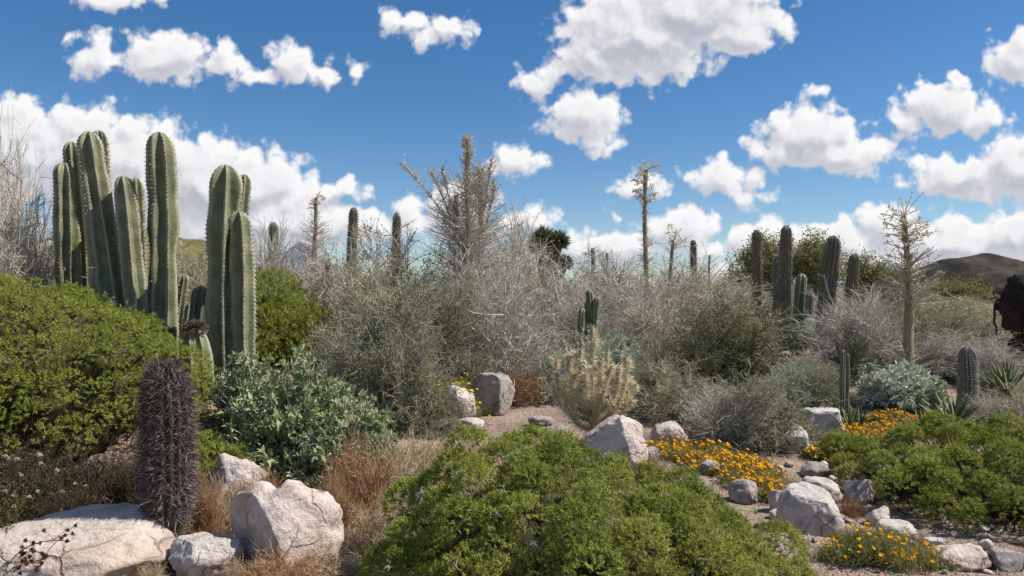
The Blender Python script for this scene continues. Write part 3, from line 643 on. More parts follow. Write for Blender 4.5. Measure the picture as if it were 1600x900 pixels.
def barrel():
    d = 5.02; x, y, z = G(258, d); hgt = zat(556, d) - z; s = d / FPX; rad = 35 * s
    r = thing('spiny_cactus', 'single stout cactus column bristling with dark reddish grey spines', 'cactus', (x, y, z))
    rings = 120; t = np.linspace(0, 1, rings); S = t * hgt
    prof = rad * (.62 + .40 * sst(t, 0, .42) - .02 * t); cap = rad * 1.9; u = np.clip((hgt - S) / cap, 0, 1); prof = prof * np.sqrt(np.clip(1 - (1 - u) ** 2, .002, 1))
    ribs = 18; na = ribs * 6; th = np.arange(na) / na * 2 * np.pi; crest = np.abs(np.cos(ribs * th / 2))
    R = prof[:, None] * (.78 + .22 * crest[None]); sway = .02 * np.sin(t * 3)
    V = np.stack([R * np.cos(th) + sway[:, None], R * np.sin(th), S[:, None] + 0 * R - .03], -1)
    i = np.arange(rings - 1)[:, None] * na; j = np.arange(na)[None]; j2 = (j + 1) % na
    F = np.stack([i + j, i + j2, i + na + j2, i + na + j], -1).reshape(-1, 4)
    mb = MB(); mb.add(V.reshape(-1, 3), F, np.tile(crest ** 4 * .7, (rings, 1)).ravel()); mb.obj('stem', M_barrel, r, smooth=True)
    rng = np.random.default_rng(4); nv = 46; ts = (np.arange(nv) + .5) / nv
    kk = ts * (rings - 1.001); k = kk.astype(int); rr = prof[k]; zz = S[k]
    ang = np.arange(ribs) / ribs * 2 * np.pi
    rd = np.stack([np.broadcast_to(np.cos(ang), (nv, ribs)), np.broadcast_to(np.sin(ang), (nv, ribs)), np.zeros((nv, ribs))], -1)
    tipb = sst(ts, 1 - rad * 1.9 / hgt, 1)[:, None, None]
    D0 = norm(rd + np.array([0, 0, 1.6]) * tipb); pos = np.stack([rd[..., 0] * rr[:, None] + sway[k][:, None], rd[..., 1] * rr[:, None], np.broadcast_to(zz[:, None] - .03, (nv, ribs))], -1)
    keep = rng.random((nv, ribs)) < np.clip(ts * 4.0 - .25, .06, 1)[:, None]
    pos = pos[keep]; D0 = D0[keep]; TS = np.broadcast_to(ts[:, None], (nv, ribs))[keep]
    m = 13; P0 = np.repeat(pos, m, 0); D = norm(np.repeat(D0, m, 0) + rng.normal(size=(len(P0), 3)) * .8); P0 = P0 + rng.normal(size=P0.shape) * .006
    n = len(P0); L = rng.uniform(.02, .058, n) * np.where(rng.random(n) < .06, 1.5, 1); curve = rng.normal(size=(n, 3)) * .013 + np.array([0, 0, -.004])
    PP = bez(P0, P0 + D * L[:, None] * .55, P0 + D * L[:, None] + curve, 2)
    V, F = tubes(PP, np.array([.0021, .0007]), 3, rng)
    # lower spines weathered grey-white, the crown reddish
    ti = np.clip(rng.beta(.8, 2.8, n) * (1.75 - .95 * np.repeat(TS, m)), 0, 1)
    mb = MB(); mb.add(V, F, np.repeat(ti, 6)); mb.obj('spine_cover', M_spine_red, r, kind='stuff')
barrel()

def simple_cactus(px, d, pyt, wpx, label, seed, mat=M_cactus_b, sp=M_spine_br, ribs=14, pxt=None, group=None, spl=.045, nsp=8, name='columnar_cactus', spacing=.05, pyb=None, lean=0, amp=.18):
    x, y, z = G(px, d); r = thing(name, label, 'cactus', (x, y, z), group=group)
    s = d / FPX; dx = 0 if pxt is None else (pxt - px) * s
    column(r, (0, 0, -.1), (dx, lean, zat(pyt, d) - z), wpx * s / 2 * .86, ribs, mat, sp, seed, rings=70, spacing=spacing, spl=spl, nsp=nsp, amp=amp, sway=.015, bulge=.06)
    return r
simple_cactus(1182, 14.6, 359, 17, 'slim bristly brown cactus pole left of the others before the tree', 201)
simple_cactus(1225, 14.4, 352, 21, 'tallest bristly brown cactus pole standing before the tree crown', 202, pxt=1229)
simple_cactus(1213, 15.2, 398, 13, 'thin pale-capped cactus pole just behind the tallest brown pole', 203, sp=M_spine_wool)
simple_cactus(1246, 14.0, 427, 22, 'smooth dark green cactus column shorter than the brown poles beside it', 204, mat=M_cactus_d, ribs=7, pxt=1252, nsp=3, spl=.02, amp=.25)
simple_cactus(1262, 13.8, 455, 15, 'short cactus with a pale grey tip beside the smooth green column', 205, mat=M_cactus_d, sp=M_spine_wool, pxt=1264, ribs=8)
simple_cactus(1284, 14.5, 368, 29, 'thick leaning ribbed cactus with a narrow offset tip', 206, pxt=1301, mat=M_cactus_b, ribs=11, amp=.26)
simple_cactus(1322, 14.3, 396, 20, 'leaning dark brown cactus pole at the end of the row by dry shrubs', 207, pxt=1336)
simple_cactus(1083, 16.5, 375, 11, 'thin black-brown cactus pole beside the slender bare boojum', 208, mat=M_cactus_b)
simple_cactus(428, 20, 347, 17, 'distant green cactus column above the dry shrubs right of the forked cactus', 209, mat=M_cactus_d, sp=M_spine_br)
simple_cactus(546, 15.5, 324, 17, 'bristly brown cactus column poking out of the pinkish dry shrub', 210, pxt=552)
simple_cactus(620, 15.5, 333, 15, 'bristly dark cactus top showing over the grey-green shrub', 211)
simple_cactus(512, 12.5, 404, 9, 'very thin grey cactus stem inside the tan thicket', 212, mat=M_cactus_d, sp=M_spine_wool, ribs=8)
simple_cactus(1316, 8.9, 546, 10, 'slim grey-green cactus stalk beside the whitish brittlebush', 213, mat=M_cactus_d, ribs=8, spl=.015, nsp=3)
simple_cactus(1324, 9.0, 552, 7, 'thinnest grey cactus stalk close to the slim grey-green one', 215, mat=M_cactus_b, ribs=8, spl=.015, nsp=3)
simple_cactus(1511, 9.0, 541, 30, 'stubby grey cactus column covered in woolly spines behind the agave', 214, mat=M_cactus_b, sp=M_spine_wool, ribs=16, spl=.035, nsp=11, spacing=.028, name='woolly_cactus')
def small_clump():
    loc = np.array(G(921, 11.3)); r = thing('clumping_cactus', 'little cluster of dark green cactus stems above the sage mound', 'cactus', loc)
    for i, (pb, pt, yt, wd, dd) in enumerate([(921, 921, 452, 13, 11.3), (930, 932, 463, 12, 11.2), (912, 908, 481, 11, 11.2), (926, 926, 459, 10, 11.5), (914, 915, 469, 10, 11.5)]):
        col_px(r, loc, pb, 560, pt, yt, wd, dd, seed=230 + i, mat=M_cactus_d, spmat=M_spine_br, ribs=7, rings=40, spacing=.06, spl=.012, nsp=3, amp=.25)
small_clump()
def prickly_pear(px, d, label, n, seed, sz=.16):
    rng = np.random.default_rng(seed); x, y, z = G(px, d); r = thing('prickly_pear', label, 'cactus', (x, y, z))
    bm = bmesh.new(); bmesh.ops.create_icosphere(bm, subdivisions=3, radius=1); S = np.array([v.co[:] for v in bm.verts]); F = np.array([[v.index for v in f.verts] for f in bm.faces]); bm.free()
    for k in range(n):
        a = rng.uniform(0, 6.28); lv = k // 3; c = np.array([(k % 3 - 1) * sz * 1.1 + rng.normal() * .05, rng.normal() * .08, sz * (.8 + 1.3 * lv)])
        V = S * [sz * .72, sz * .16, sz]; V[:, 0] *= (1 + .2 * V[:, 2] / sz)
        ca, sa = math.cos(a), math.sin(a); til = rng.normal() * .3
        V = V @ np.array([[math.cos(til), 0, -math.sin(til)], [0, 1, 0], [math.sin(til), 0, math.cos(til)]])
        V = V @ np.array([[ca, sa, 0], [-sa, ca, 0], [0, 0, 1]]) + c
        mb = MB(); mb.add(V, F, (vnoise(V * 40) > .55) * .8); mb.obj('pad', M_pad, r, smooth=True)
prickly_pear(1262, 13.2, 'dark prickly pear pads at the foot of the brown cactus poles', 6, 240, .20)
# ------------------------------------------------------------------ twiggy and leafy shrubs
def shrub(name, label, cat, seed, rx, ry, h, n1, n2, n3, tw, leaf=None, lm=None, nleaf=0, r=(.011, .0055, .0030), l2=.38, l3=.2, cmin=.05, wild=.7, updraft=.25, outer=.35, sub_leaf=True, group=None):
    """stems > twigs > fine twigs, plus optional leaves; unit built at the origin"""
    rng = np.random.default_rng(seed); root = thing(name, label, cat, (0, 0, 0), group=group)
    dv = rdirs(rng, n1, cmin, 1); end = dv * [rx, ry, h] * rng.uniform(.55, 1.0, n1)[:, None]; end[:, 2] = np.maximum(end[:, 2], .08 * h)
    p0 = end * [.08, .08, 0]; mid = end * [.38, .38, .62] + rng.normal(size=end.shape) * .07 * h
    L1 = bez(p0, mid, end, 7)
    L1[:, 1:] += rng.normal(size=(n1, 6, 3)) * .02 * h
    sh = []
    def kids(Pp, n, ln, K, t0):
        a, tg = pick(Pp, rng, n, t0, 1); o = norm(a * [1 / rx, 1 / ry, .6 / h] + 1e-6)
        dr = norm(tg * .55 + rng.normal(size=a.shape) * wild * .75 + o * outer + np.array([0, 0, updraft]))
        le = (ln * h * rng.uniform(.45, 1.2, n))[:, None]
        e = a + dr * le; m = a + dr * le * .5 + rng.normal(size=a.shape) * le * .13
        Q = bez(a, m, e, K); Q[:, :, 2] = np.maximum(Q[:, :, 2], .01); return Q
    L2 = kids(L1, n2, l2, 5, .3); L3 = kids(L2, n3, l3, 2, .15)
    mb = MB()
    for Q, rd, nk in ((L1, r[0], 7), (L2, r[1], 5), (L3, r[2], 2)):
        V, F = tubes(Q, np.linspace(1, .35, nk) * rd, 3, rng); n = len(Q)
        mb.add(V, F, np.repeat(rng.random(n), nk * 3))
    mb.obj('branchwork', tw, root, kind='stuff')
    if leaf:
        src = [L2, L3] if sub_leaf else [L3]
        a, tg = pick(np.concatenate([Q[:, [-2, -1]] for Q in src]), rng, nleaf, .0, 1)
        dr = norm(tg * .6 + rng.normal(size=a.shape) * .7 + np.array([0, 0, .2]))
        V, F = leaf_diamond(a, dr, leaf[0] * rng.uniform(.6, 1.3, nleaf), leaf[1] * rng.uniform(.7, 1.3, nleaf), rng)
        ti = np.clip(rng.random(nleaf) * .7 + .3 * (fbm(a * 4, 2, seed) * .5 + .5), 0, 1)
        mb = MB(); mb.add(V, F, np.repeat(ti, 4)); mb.obj('foliage', lm, root, kind='stuff')
    return root
USED = set()
def put(proto, px, d, label, wpx=None, pyt=None, rz=0, group=None, base=(1, 1), scale=None):
    """stand a copy of a unit shrub (half width base[0], height base[1]) on the ground at px, d"""
    x, y, z = G(px, d); s = d / FPX
    if scale is None:
        base = BASE.get(proto.name, (.8, 1.6))
        sx = wpx * s / base[0]; sz = max(.1, zat(pyt, d) - z) / base[1]; scale = (sx, sx, sz)
    o = place(proto, proto.name in USED, (x, y, z - .02), rz, scale, label, group); USED.add(proto.name); return o

# units: half width .8, height 1.6
U = dict(rx=.8, ry=.8, h=1.6, l2=.27, l3=.125, wild=1.0, updraft=.12, r=(.012, .0058, .0033), cmin=.0)
def unit(name, cat, seed, n1, n2, n3, tw, **k):
    kk = {**U, **k}; return shrub(name, 'x', cat, seed, kk.pop('rx'), kk.pop('ry'), kk.pop('h'), n1, n2, n3, tw, **kk)
tan = unit('dry_shrub', 'shrub', 31, 70, 700, 4800, M_twig_tan, leaf=(.018, .008), lm=M_twig_tan, nleaf=9000)
gray = unit('dry_shrub', 'shrub', 32, 70, 700, 5600, M_twig_gray, leaf=(.016, .007), lm=M_twig_gray, nleaf=6000)
pink = unit('dry_shrub', 'shrub', 33, 70, 700, 4800, M_twig_pink, leaf=(.018, .009), lm=M_twig_pink, nleaf=9000)
wild = unit('bare_shrub', 'shrub', 34, 80, 600, 3000, M_twig_gray, l2=.38, l3=.17, wild=.75)
ggreen = unit('grey_leaf_shrub', 'shrub', 35, 70, 700, 4600, M_twig_mid, leaf=(.026, .011), lm=M_leaf_gray, nleaf=32000)
olive = unit('olive_shrub', 'shrub', 36, 70, 650, 3800, M_twig_tan, leaf=(.028, .010), lm=M_leaf_olive, nleaf=24000)
dark = unit('dark_shrub', 'shrub', 37, 60, 600, 3400, M_bark, leaf=(.034, .015), lm=M_leaf_dark, nleaf=26000)
sage = unit('sage_shrub', 'shrub', 38, 80, 900, 3600, M_twig_gray, leaf=(.050, .012), lm=M_leaf_sage, nleaf=32000, h=.8, l2=.3, l3=.16)
dry = unit('dry_herb', 'dry plant', 39, 90, 800, 4200, M_dry_red, h=.9, rx=.8, r=(.008, .005, .0036), l2=.42, l3=.2, updraft=.4, wild=.9)
straw = unit('dry_herb', 'dry plant', 40, 90, 700, 3400, M_straw, h=.9, r=(.008, .005, .0040), l2=.42, l3=.2, updraft=.3, wild=.9)
dead = unit('shadow_dead_herb', 'dry plant', 41, 90, 700, 3000, M_deadstem_shade, h=.9, r=(.008, .005, .0040), l2=.42, l3=.2, updraft=.2, wild=1.0, leaf=(.030, .016), lm=M_leaf_brown_shade, nleaf=7000)  # dark plants that stand in for shadow below the huge mound
BASE = {dead.name: (.8, .9), sage.name: (.8, .8), dry.name: (.8, .9), straw.name: (.8, .9)}

R = math.radians
# left edge thicket
put(tan, -5, 9.9, 'tall tan bare thicket left of the cactus clump', 70, 205, R(20))
put(tan, 25, 9.4, 'warm tan dry shrub in front of the tall thicket', 75, 275, R(66))
put(pink, 45, 10.6, 'pinkish dry shrub tucked behind the cactus clump', 75, 300, R(70))
put(gray, -20, 8.9, 'pale twiggy shrub between tan thicket and the huge mound', 70, 300, R(140))
# right of the cacti
put(wild, 420, 12.0, 'bare grey spreading shrub behind the forked cactus', 70, 335, R(30))
put(tan, 480, 13.2, 'tan dry shrub beside the rounded green mound', 75, 400, R(100))
put(olive, 300, 15, 'olive shrub seen between the two tall cacti', 62, 372, R(10))
put(olive, 330, 19, 'farther olive shrub seen through the cactus gap', 50, 395, R(200))
put(pink, 545, 11.2, 'big pinkish dry shrub behind the grey-green shrub', 92, 352, R(160))
put(olive, 612, 11.8, 'tall olive-tinged shrub under the bristly cactus tops', 95, 338, R(220))
put(ggreen, 600, 9.2, 'large grey-green small-leaved shrub rising over the brittlebush', 118, 425, R(0))
put(ggreen, 690, 9.9, 'grey-green shrub at the foot of the bushy boojum', 85, 400, R(90))
put(ggreen, 545, 8.6, 'lower grey-green shrub at the back of the brittlebush', 75, 505, R(200))
put(gray, 790, 11.0, 'pale lilac-grey twig dome right of the bushy boojum', 85, 372, R(50))
put(wild, 775, 10.4, 'wild grey tangle in front of the lilac-grey dome', 95, 420, R(190))
put(gray, 725, 10.6, 'grey twiggy shrub around the boojum trunk', 80, 395, R(250))
put(tan, 815, 13.6, 'tan dry shrub below the dark yucca heads', 70, 345, R(300))
put(olive, 790, 15.0, 'olive-grey shrub beside the dark yucca heads', 60, 335, R(40))
put(gray, 880, 13.0, 'grey thicket between lilac-grey dome and little cactus cluster', 90, 405, R(10))
put(gray, 985, 13.4, 'grey thicket at the foot of the tall thin boojum', 95, 415, R(120))
put(wild, 1000, 12.6, 'bare dark tangle behind the sage mound', 60, 450, R(220))
put(tan, 1070, 13.6, 'tan thicket at the foot of the thin cactus pole', 95, 418, R(60))
put(olive, 1140, 13.4, 'olive thicket left of the brown cactus poles', 85, 432, R(330))
put(wild, 945, 15.5, 'bare white-grey shrub against the clouds', 95, 385, R(75))
put(wild, 1060, 16.0, 'bare pale shrub around the slender boojum', 80, 395, R(170))
put(sage, 915, 10.3, 'soft sage-green mound behind the cholla', 98, 506, R(0))
put(sage, 850, 10.6, 'smaller sage-green mound by the rusty dry shrub', 55, 545, R(110))
put(dry, 815, 9.8, 'rusty red dry shrub beside the upright rock', 48, 572, R(0))
put(dark, 1140, 10.8, 'dark green shrub in front of the olive thicket', 98, 472, R(0))
put(dark, 1075, 10.2, 'dark shrub behind the olive-grey bush', 60, 515, R(120))
put(olive, 1062, 8.8, 'olive-grey bush right of the pointed pale boulder', 72, 556, R(150))
put(ggreen, 1180, 8.0, 'silver-grey bush overhanging the orange flowers', 98, 570, R(300))
put(ggreen, 1015, 9.4, 'grey bush directly behind the pointed pale boulder', 55, 545, R(30))
put(wild, 1130, 7.9, 'bare pale twigs mingled with the silver-grey bush', 70, 590, R(120))
put(olive, 1250, 10.2, 'olive bush at the foot of the smooth cactus column', 60, 540, R(45))
put(wild, 1340, 11.8, 'bare tan shrub with arching stems below the leaning cactus pole', 85, 440, R(0))
put(olive, 1390, 12.6, 'olive thicket left of the branching boojum', 85, 438, R(145))
put(ggreen, 1465, 12.2, 'grey-green shrub right of the branching boojum', 85, 472, R(260))
put(wild, 1440, 11.7, 'pale tangled shrub around the foot of the branching boojum', 75, 505, R(80))
put(dark, 1325, 10.6, 'dark leafy tuft inside the bare tan shrub', 34, 510, R(80))
put(ggreen, 1290, 9.6, 'greyish bush left of the slim grey-green cactus stalk', 55, 560, R(95))
put(gray, 1555, 10.8, 'grey low scrub under the blackened stump', 60, 520, R(35))
put(olive, 1590, 8.2, 'olive low scrub behind the right green mound', 62, 592, R(70))
put(tan, 1540, 8.8, 'low dry scrub around the woolly cactus', 40, 605, R(10))
put(ggreen, 690, 8.35, 'small grey twiggy bush over the rounded pale rock', 36, 645, R(15))
put(ggreen, 640, 8.5, 'grey-green shrub between the brittlebush and the rounded pale rock', 68, 500, R(280))
put(ggreen, 720, 9.8, 'grey-green shrub just behind the yellow blooms', 60, 520, R(170))
put(olive, 575, 10.2, 'olive-grey shrub in the middle of the pinkish thicket', 80, 400, R(210))
put(olive, 1470, 15.5, 'broad olive shrub behind the grey-green shrub by the branching boojum', 95, 458, R(20))
put(olive, 1545, 17, 'broad olive shrub left of the blackened stump', 95, 470, R(130))
put(ggreen, 1520, 13.5, 'grey-green low thicket in front of the broad olive shrubs', 90, 488, R(75))
put(olive, 1600, 14.2, 'olive low thicket behind the dark agave', 70, 500, R(175))
put(dark, 1395, 17, 'dark shrub behind the branching boojum', 70, 432, R(5))
put(sage, 1230, 9.6, 'pale sage bush between dark shrub and slim cactus stalk', 55, 560, R(15))
put(dead, 60, 5.75, 'shadow-coloured dead growth under the rim of the huge mound', 85, 712, R(44))
put(dead, 150, 5.9, 'shadow-coloured dead growth behind the broad flat boulder', 75, 705, R(144))
put(dead, 215, 5.7, 'shadow-coloured dead growth right behind the spiny cactus', 60, 705, R(244))
put(dead, 110, 5.35, 'low shadow-coloured leafy litter plant at the back of the flat boulder', 70, 755, R(300))
put(dead, 300, 5.9, 'shadow-coloured dead growth between spiny cactus and stained rock', 40, 735, R(90))
put(straw, 690, 7.6, 'low straw tuft in front of the rounded pale rock', 50, 688, R(66))
put(straw, 735, 7.2, 'low straw tuft just behind the crest of the central mound', 40, 690, R(166))
put(gray, 1500, 11.4, 'grey low shrub behind the woolly cactus', 70, 515, R(12))
put(tan, 1440, 11.9, 'tan low shrub before the branching boojum', 60, 520, R(212))
put(olive, 1575, 12.8, 'olive shrub beside the blackened stump', 55, 505, R(99))
put(wild, 905, 12.2, 'bare pale shrub left of the little cactus cluster', 75, 440, R(37))
put(tan, 1020, 12.0, 'straw thicket above the sage mound', 70, 455, R(137))
put(ggreen, 1110, 12.4, 'grey-green shrub behind the dark green shrub', 75, 455, R(237))
put(ggreen, 1020, 10.8, 'grey-green shrub right of the sage mound', 50, 525, R(77))
put(dead, 245, 6.3, 'shadow-coloured dead growth at the right end of the huge mound', 60, 680, R(20))
put(dead, 20, 6.2, 'shadow-coloured dead growth deep under the huge mound', 90, 700, R(80))
put(straw, 835, 8.1, 'low straw tuft behind the crest of the mound near the dull stones', 45, 668, R(5))
put(straw, 905, 7.9, 'low straw tuft at the foot of the cholla', 40, 675, R(105))
put(straw, 1020, 6.6, 'low straw tuft right of the pointed pale boulder', 30, 705, R(205))
put(straw, 1235, 6.6, 'low straw tuft in the gravel below the upright whitish stone', 24, 742, R(305))
put(straw, 1312, 5.5, 'low straw tuft touching the smooth white boulder', 26, 815, R(25))
put(dry, 1330, 6.0, 'rusty low tuft in the gravel before the angular rock', 24, 775, R(125))
put(straw, 1440, 5.35, 'low straw tuft beside the small blocky white stone', 22, 840, R(225))
put(straw, 372, 4.6, 'thin straw tuft between the small white rock and the notched boulder', 26, 868, R(65))
put(straw, 235, 4.55, 'thin straw tuft where the flat boulder meets the spiny cactus', 26, 872, R(165))
# rusty dry herbs round the pale boulder
put(dry, 560, 5.75, 'rusty dry herb tuft right of the notched boulder', 62, 690, R(0))
put(straw, 620, 6.1, 'straw coloured dry herb behind the rusty tuft', 70, 690, R(50))
put(dry, 520, 5.3, 'short rusty herb touching the notched boulder', 45, 745, R(120))
put(straw, 590, 5.1, 'dry straw tuft at the left foot of the central green mound', 55, 770, R(200))
put(dry, 445, 4.45, 'low rusty thatch in front of the notched boulder', 85, 862, R(60))
put(straw, 520, 4.6, 'low straw thatch in front of the notched boulder', 70, 858, R(260))
put(straw, 660, 6.6, 'pale dry herb below the small grey twiggy bush', 60, 680, R(310))
put(olive, 650, 5.6, 'yellow-green wispy herb left of the central green mound', 42, 735, R(33))
put(dry, 318, 5.35, 'rusty herb between spiny cactus and notched boulder', 36, 745, R(90))
put(straw, 195, 5.0, 'pale dry herb behind the broad flat boulder', 46, 815, R(140))
put(straw, 345, 5.5, 'straw herb under the stained rock', 40, 745, R(14))
put(dry, 405, 5.9, 'rusty herb at the left foot of the brittlebush', 45, 735, R(190))

# ------------------------------------------------------------------ broad-leaved silvery shrubs
def brittlebush(px, d, rx, ry, h, nleaf, lm, label, seed, leaf=(.075, .03), nparts=160):
    rng = np.random.default_rng(seed); x, y, z = G(px, d); root = thing('brittlebush', label, 'shrub', (x, y, z))
    n1 = 260; dv = rdirs(rng, n1, .0, 1); end = dv * [rx, ry, h] * rng.uniform(.6, 1.0, n1)[:, None] * (1 + .12 * fbm(dv * 2.5, 2, seed))[:, None]
    L1 = bez(end * [.1, .1, 0], end * [.5, .5, .55] + rng.normal(size=end.shape) * .05, end, 6)
    V, F = tubes(L1, np.linspace(.007, .0025, 6), 3, rng); mb = MB(); mb.add(V, F, np.repeat(rng.random(n1), 18)); mb.obj('branchwork', M_twig_gray, root, kind='stuff')
    # rosettes of leaves along the outer half of each branch
    nr = nleaf // 9; a, tg = pick(L1, rng, nr, .45, 1); a = a + rng.normal(size=a.shape) * .035
    o = norm(a * [1 / rx, 1 / ry, 1 / h]); ax = norm(tg * .5 + o * .5 + np.array([0, 0, .45]) + rng.normal(size=a.shape) * .25)
    P0 = np.repeat(a, 9, 0); D = norm(np.repeat(ax, 9, 0) * .55 + rng.normal(size=(nr * 9, 3)) * .62); n = len(P0)
    L = leaf[0] * rng.uniform(.55, 1.2, n); W = leaf[1] * rng.uniform(.7, 1.2, n)
    ti = np.clip(.55 * np.repeat(rng.random(nr), 9) + .45 * rng.random(n), 0, 1)
    # the leaves nearest the front stand as leaves of their own
    sc_ = P0[:, 1] - .35 * P0[:, 2] + rng.random(n) * .25; idx = np.argsort(sc_); own = idx[:nparts]; rest = idx[nparts:]
    V, F = leaf_diamond(P0[rest] + D[rest] * .004, D[rest], L[rest], W[rest], rng, up=np.repeat(ax, 9, 0)[rest]); mb = MB(); mb.add(V, F, np.repeat(ti[rest], 4)); mb.obj('foliage', lm, root, kind='stuff')
    lv = []
    for q in range(3):
        mb = MB(); t = np.linspace(0, 1, 5); wv = np.sin(np.pi * t ** .8) * .22 + .004; zc = -.18 * t ** 2
        Vl = np.concatenate([np.stack([t, wv, zc + .06 * wv / .2], 1), np.stack([t, 0 * t, zc], 1), np.stack([t, -wv, zc + .06 * wv / .2], 1)])
        i = np.arange(4)[:, None]; Fq = np.concatenate([i + [[0, 1, 6, 5]], i + [[5, 6, 11, 10]]]); mb.add(Vl, Fq, .25 + .3 * q); lv.append(mb.mesh('leaf', lm, True))
    for k in own:
        o_ = bpy.data.objects.new('leaf', lv[k % 3]); COL.objects.link(o_); o_.parent = root
        dx = Vector(D[k]); o_.rotation_euler = (dx.to_track_quat('X', 'Z') @ Vector((0, 0, 1)).rotation_difference(Vector((0, rng.normal() * .4, 1)))).to_euler()
        o_.location = P0[k]; o_.scale = (L[k] * 1.1,) * 3
    return root
brittlebush(468, 7.25, .86, .72, 1.0, 15000, M_leaf_silver, 'wide silvery green broad-leaved bush below the forked cactus', 401, nparts=220)
brittlebush(545, 6.9, .55, .5, .70, 6500, M_leaf_silver, 'silvery bush spilling right toward the dry herbs', 402, nparts=80)
brittlebush(385, 7.9, .40, .35, .80, 3800, M_leaf_silver, 'silvery bush tucked at the base of the forked cactus', 403, nparts=30)
brittlebush(1405, 9.4, .58, .45, .50, 7000, M_leaf_white, 'whitish broad-leaved bush left of the woolly cactus', 404, leaf=(.085, .032), nparts=60)

# ------------------------------------------------------------------ agaves, yucca
def agave(px, d, n, L, wd, label, seed, mat=M_agave, zbase=0, name='agave', spread=(.1, 1.25), parts=True, loc=None):
    rng = np.random.default_rng(seed); x, y, z = G(px, d) if loc is None else loc
    root = thing(name, label, 'agave', (x, y, z + zbase))
    for k in range(n):
        th = k * 2.39996 + rng.normal() * .15; el = np.interp(k / n, [0, 1], [spread[1], spread[0]]) + rng.normal() * .08   # angle from vertical
        ln = L * rng.uniform(.75, 1.1); t = np.linspace(0, 1, 7); bend = el + .25 * t * rng.uniform(.2, 1.2)
        rr = np.cumsum(np.concatenate([[0], np.sin(bend[1:]) * ln / 6])); zz = np.cumsum(np.concatenate([[0], np.cos(bend[1:]) * ln / 6]))
        w_ = wd * np.array([.8, 1.0, 1.0, .9, .7, .42, .03]); c, s_ = math.cos(th), math.sin(th)
        ctr = np.stack([c * rr, s_ * rr, zz], 1); side = np.array([-s_, c, 0]); upv = np.stack([-c * np.cos(bend), -s_ * np.cos(bend), np.sin(bend)], 1)
        Vl = np.concatenate([ctr + side * w_[:, None] / 2 + upv * w_[:, None] * .18, ctr - upv * w_[:, None] * .1, ctr - side * w_[:, None] / 2 + upv * w_[:, None] * .18, ctr - upv * w_[:, None] * .22])
        i = np.arange(6)[:, None]; F = np.concatenate([i + [[0, 1, 8, 7]], i + [[7, 8, 15, 14]], i + [[14, 15, 22, 21]], i + [[21, 22, 1, 0]]])
        mb = MB(); mb.add(Vl, F, np.clip(np.tile(np.linspace(.1, .8, 7), 4) * rng.uniform(.3, 1.1), 0, 1)); mb.obj('blade', mat, root, smooth=True)
    return root
agave(1490, 8.3, 46, .46, .045, 'green agave with long narrow blades at the foot of the woolly cactus', 501)
agave(1440, 8.2, 24, .30, .035, 'smaller narrow-bladed agave left of the long-bladed one', 502)
agave(1572, 10.2, 40, .52, .06, 'dark agave with pale upright blades below the blackened stump', 503)
agave(1325, 8.5, 26, .26, .035, 'short spiky agave beside the slim cactus stalk', 504)
agave(1340, 8.7, 22, .24, .04, 'dark stubby agave left of the whitish brittlebush', 506)
agave(1308, 8.9, 20, .22, .035, 'dark stubby agave beside the greyish bush', 507)
agave(1550, 8.0, 26, .34, .035, 'low agave at the back of the right green mound', 505)

def yucca_tree(px, d, pyt, label, seed, heads):
    rng = np.random.default_rng(seed); x, y, z = G(px, d); s = d / FPX; root = thing('yucca_tree', label, 'tree', (x, y, z))
    for (hx, hy, hr) in heads:
        c = np.array([(hx - px) * s, rng.normal() * .2, zat(hy, d) - z]); r_ = hr * s
        P = bez(np.array([[0, 0, 0.]]), np.array([[c[0] * .2, 0, c[2] * .5]]), (c - [0, 0, r_ * .3])[None], 8); V, F = tubes(P, np.linspace(.09, .06, 8), 7)
        mb = MB(); mb.add(V, F, .3); mb.obj('trunk', M_bark, root, smooth=True)
        n = 520; D = rdirs(rng, n, -.75, 1); mb = MB(); V, F = leaf_diamond(np.repeat(c[None], n, 0) + D * .03, D, r_ * rng.uniform(.75, 1.1, n), np.full(n, .022), rng, fold=.1); mb.add(V, F, np.repeat(rng.random(n), 4)); mb.obj('leaf_head', M_leaf_dark, root, kind='stuff')
yucca_tree(858, 17, 355, 'dark spiky-headed yucca tree above the tan shrubs', 510, [(850, 372, 22), (873, 377, 18), (862, 396, 18), (838, 385, 16), (884, 410, 14)])

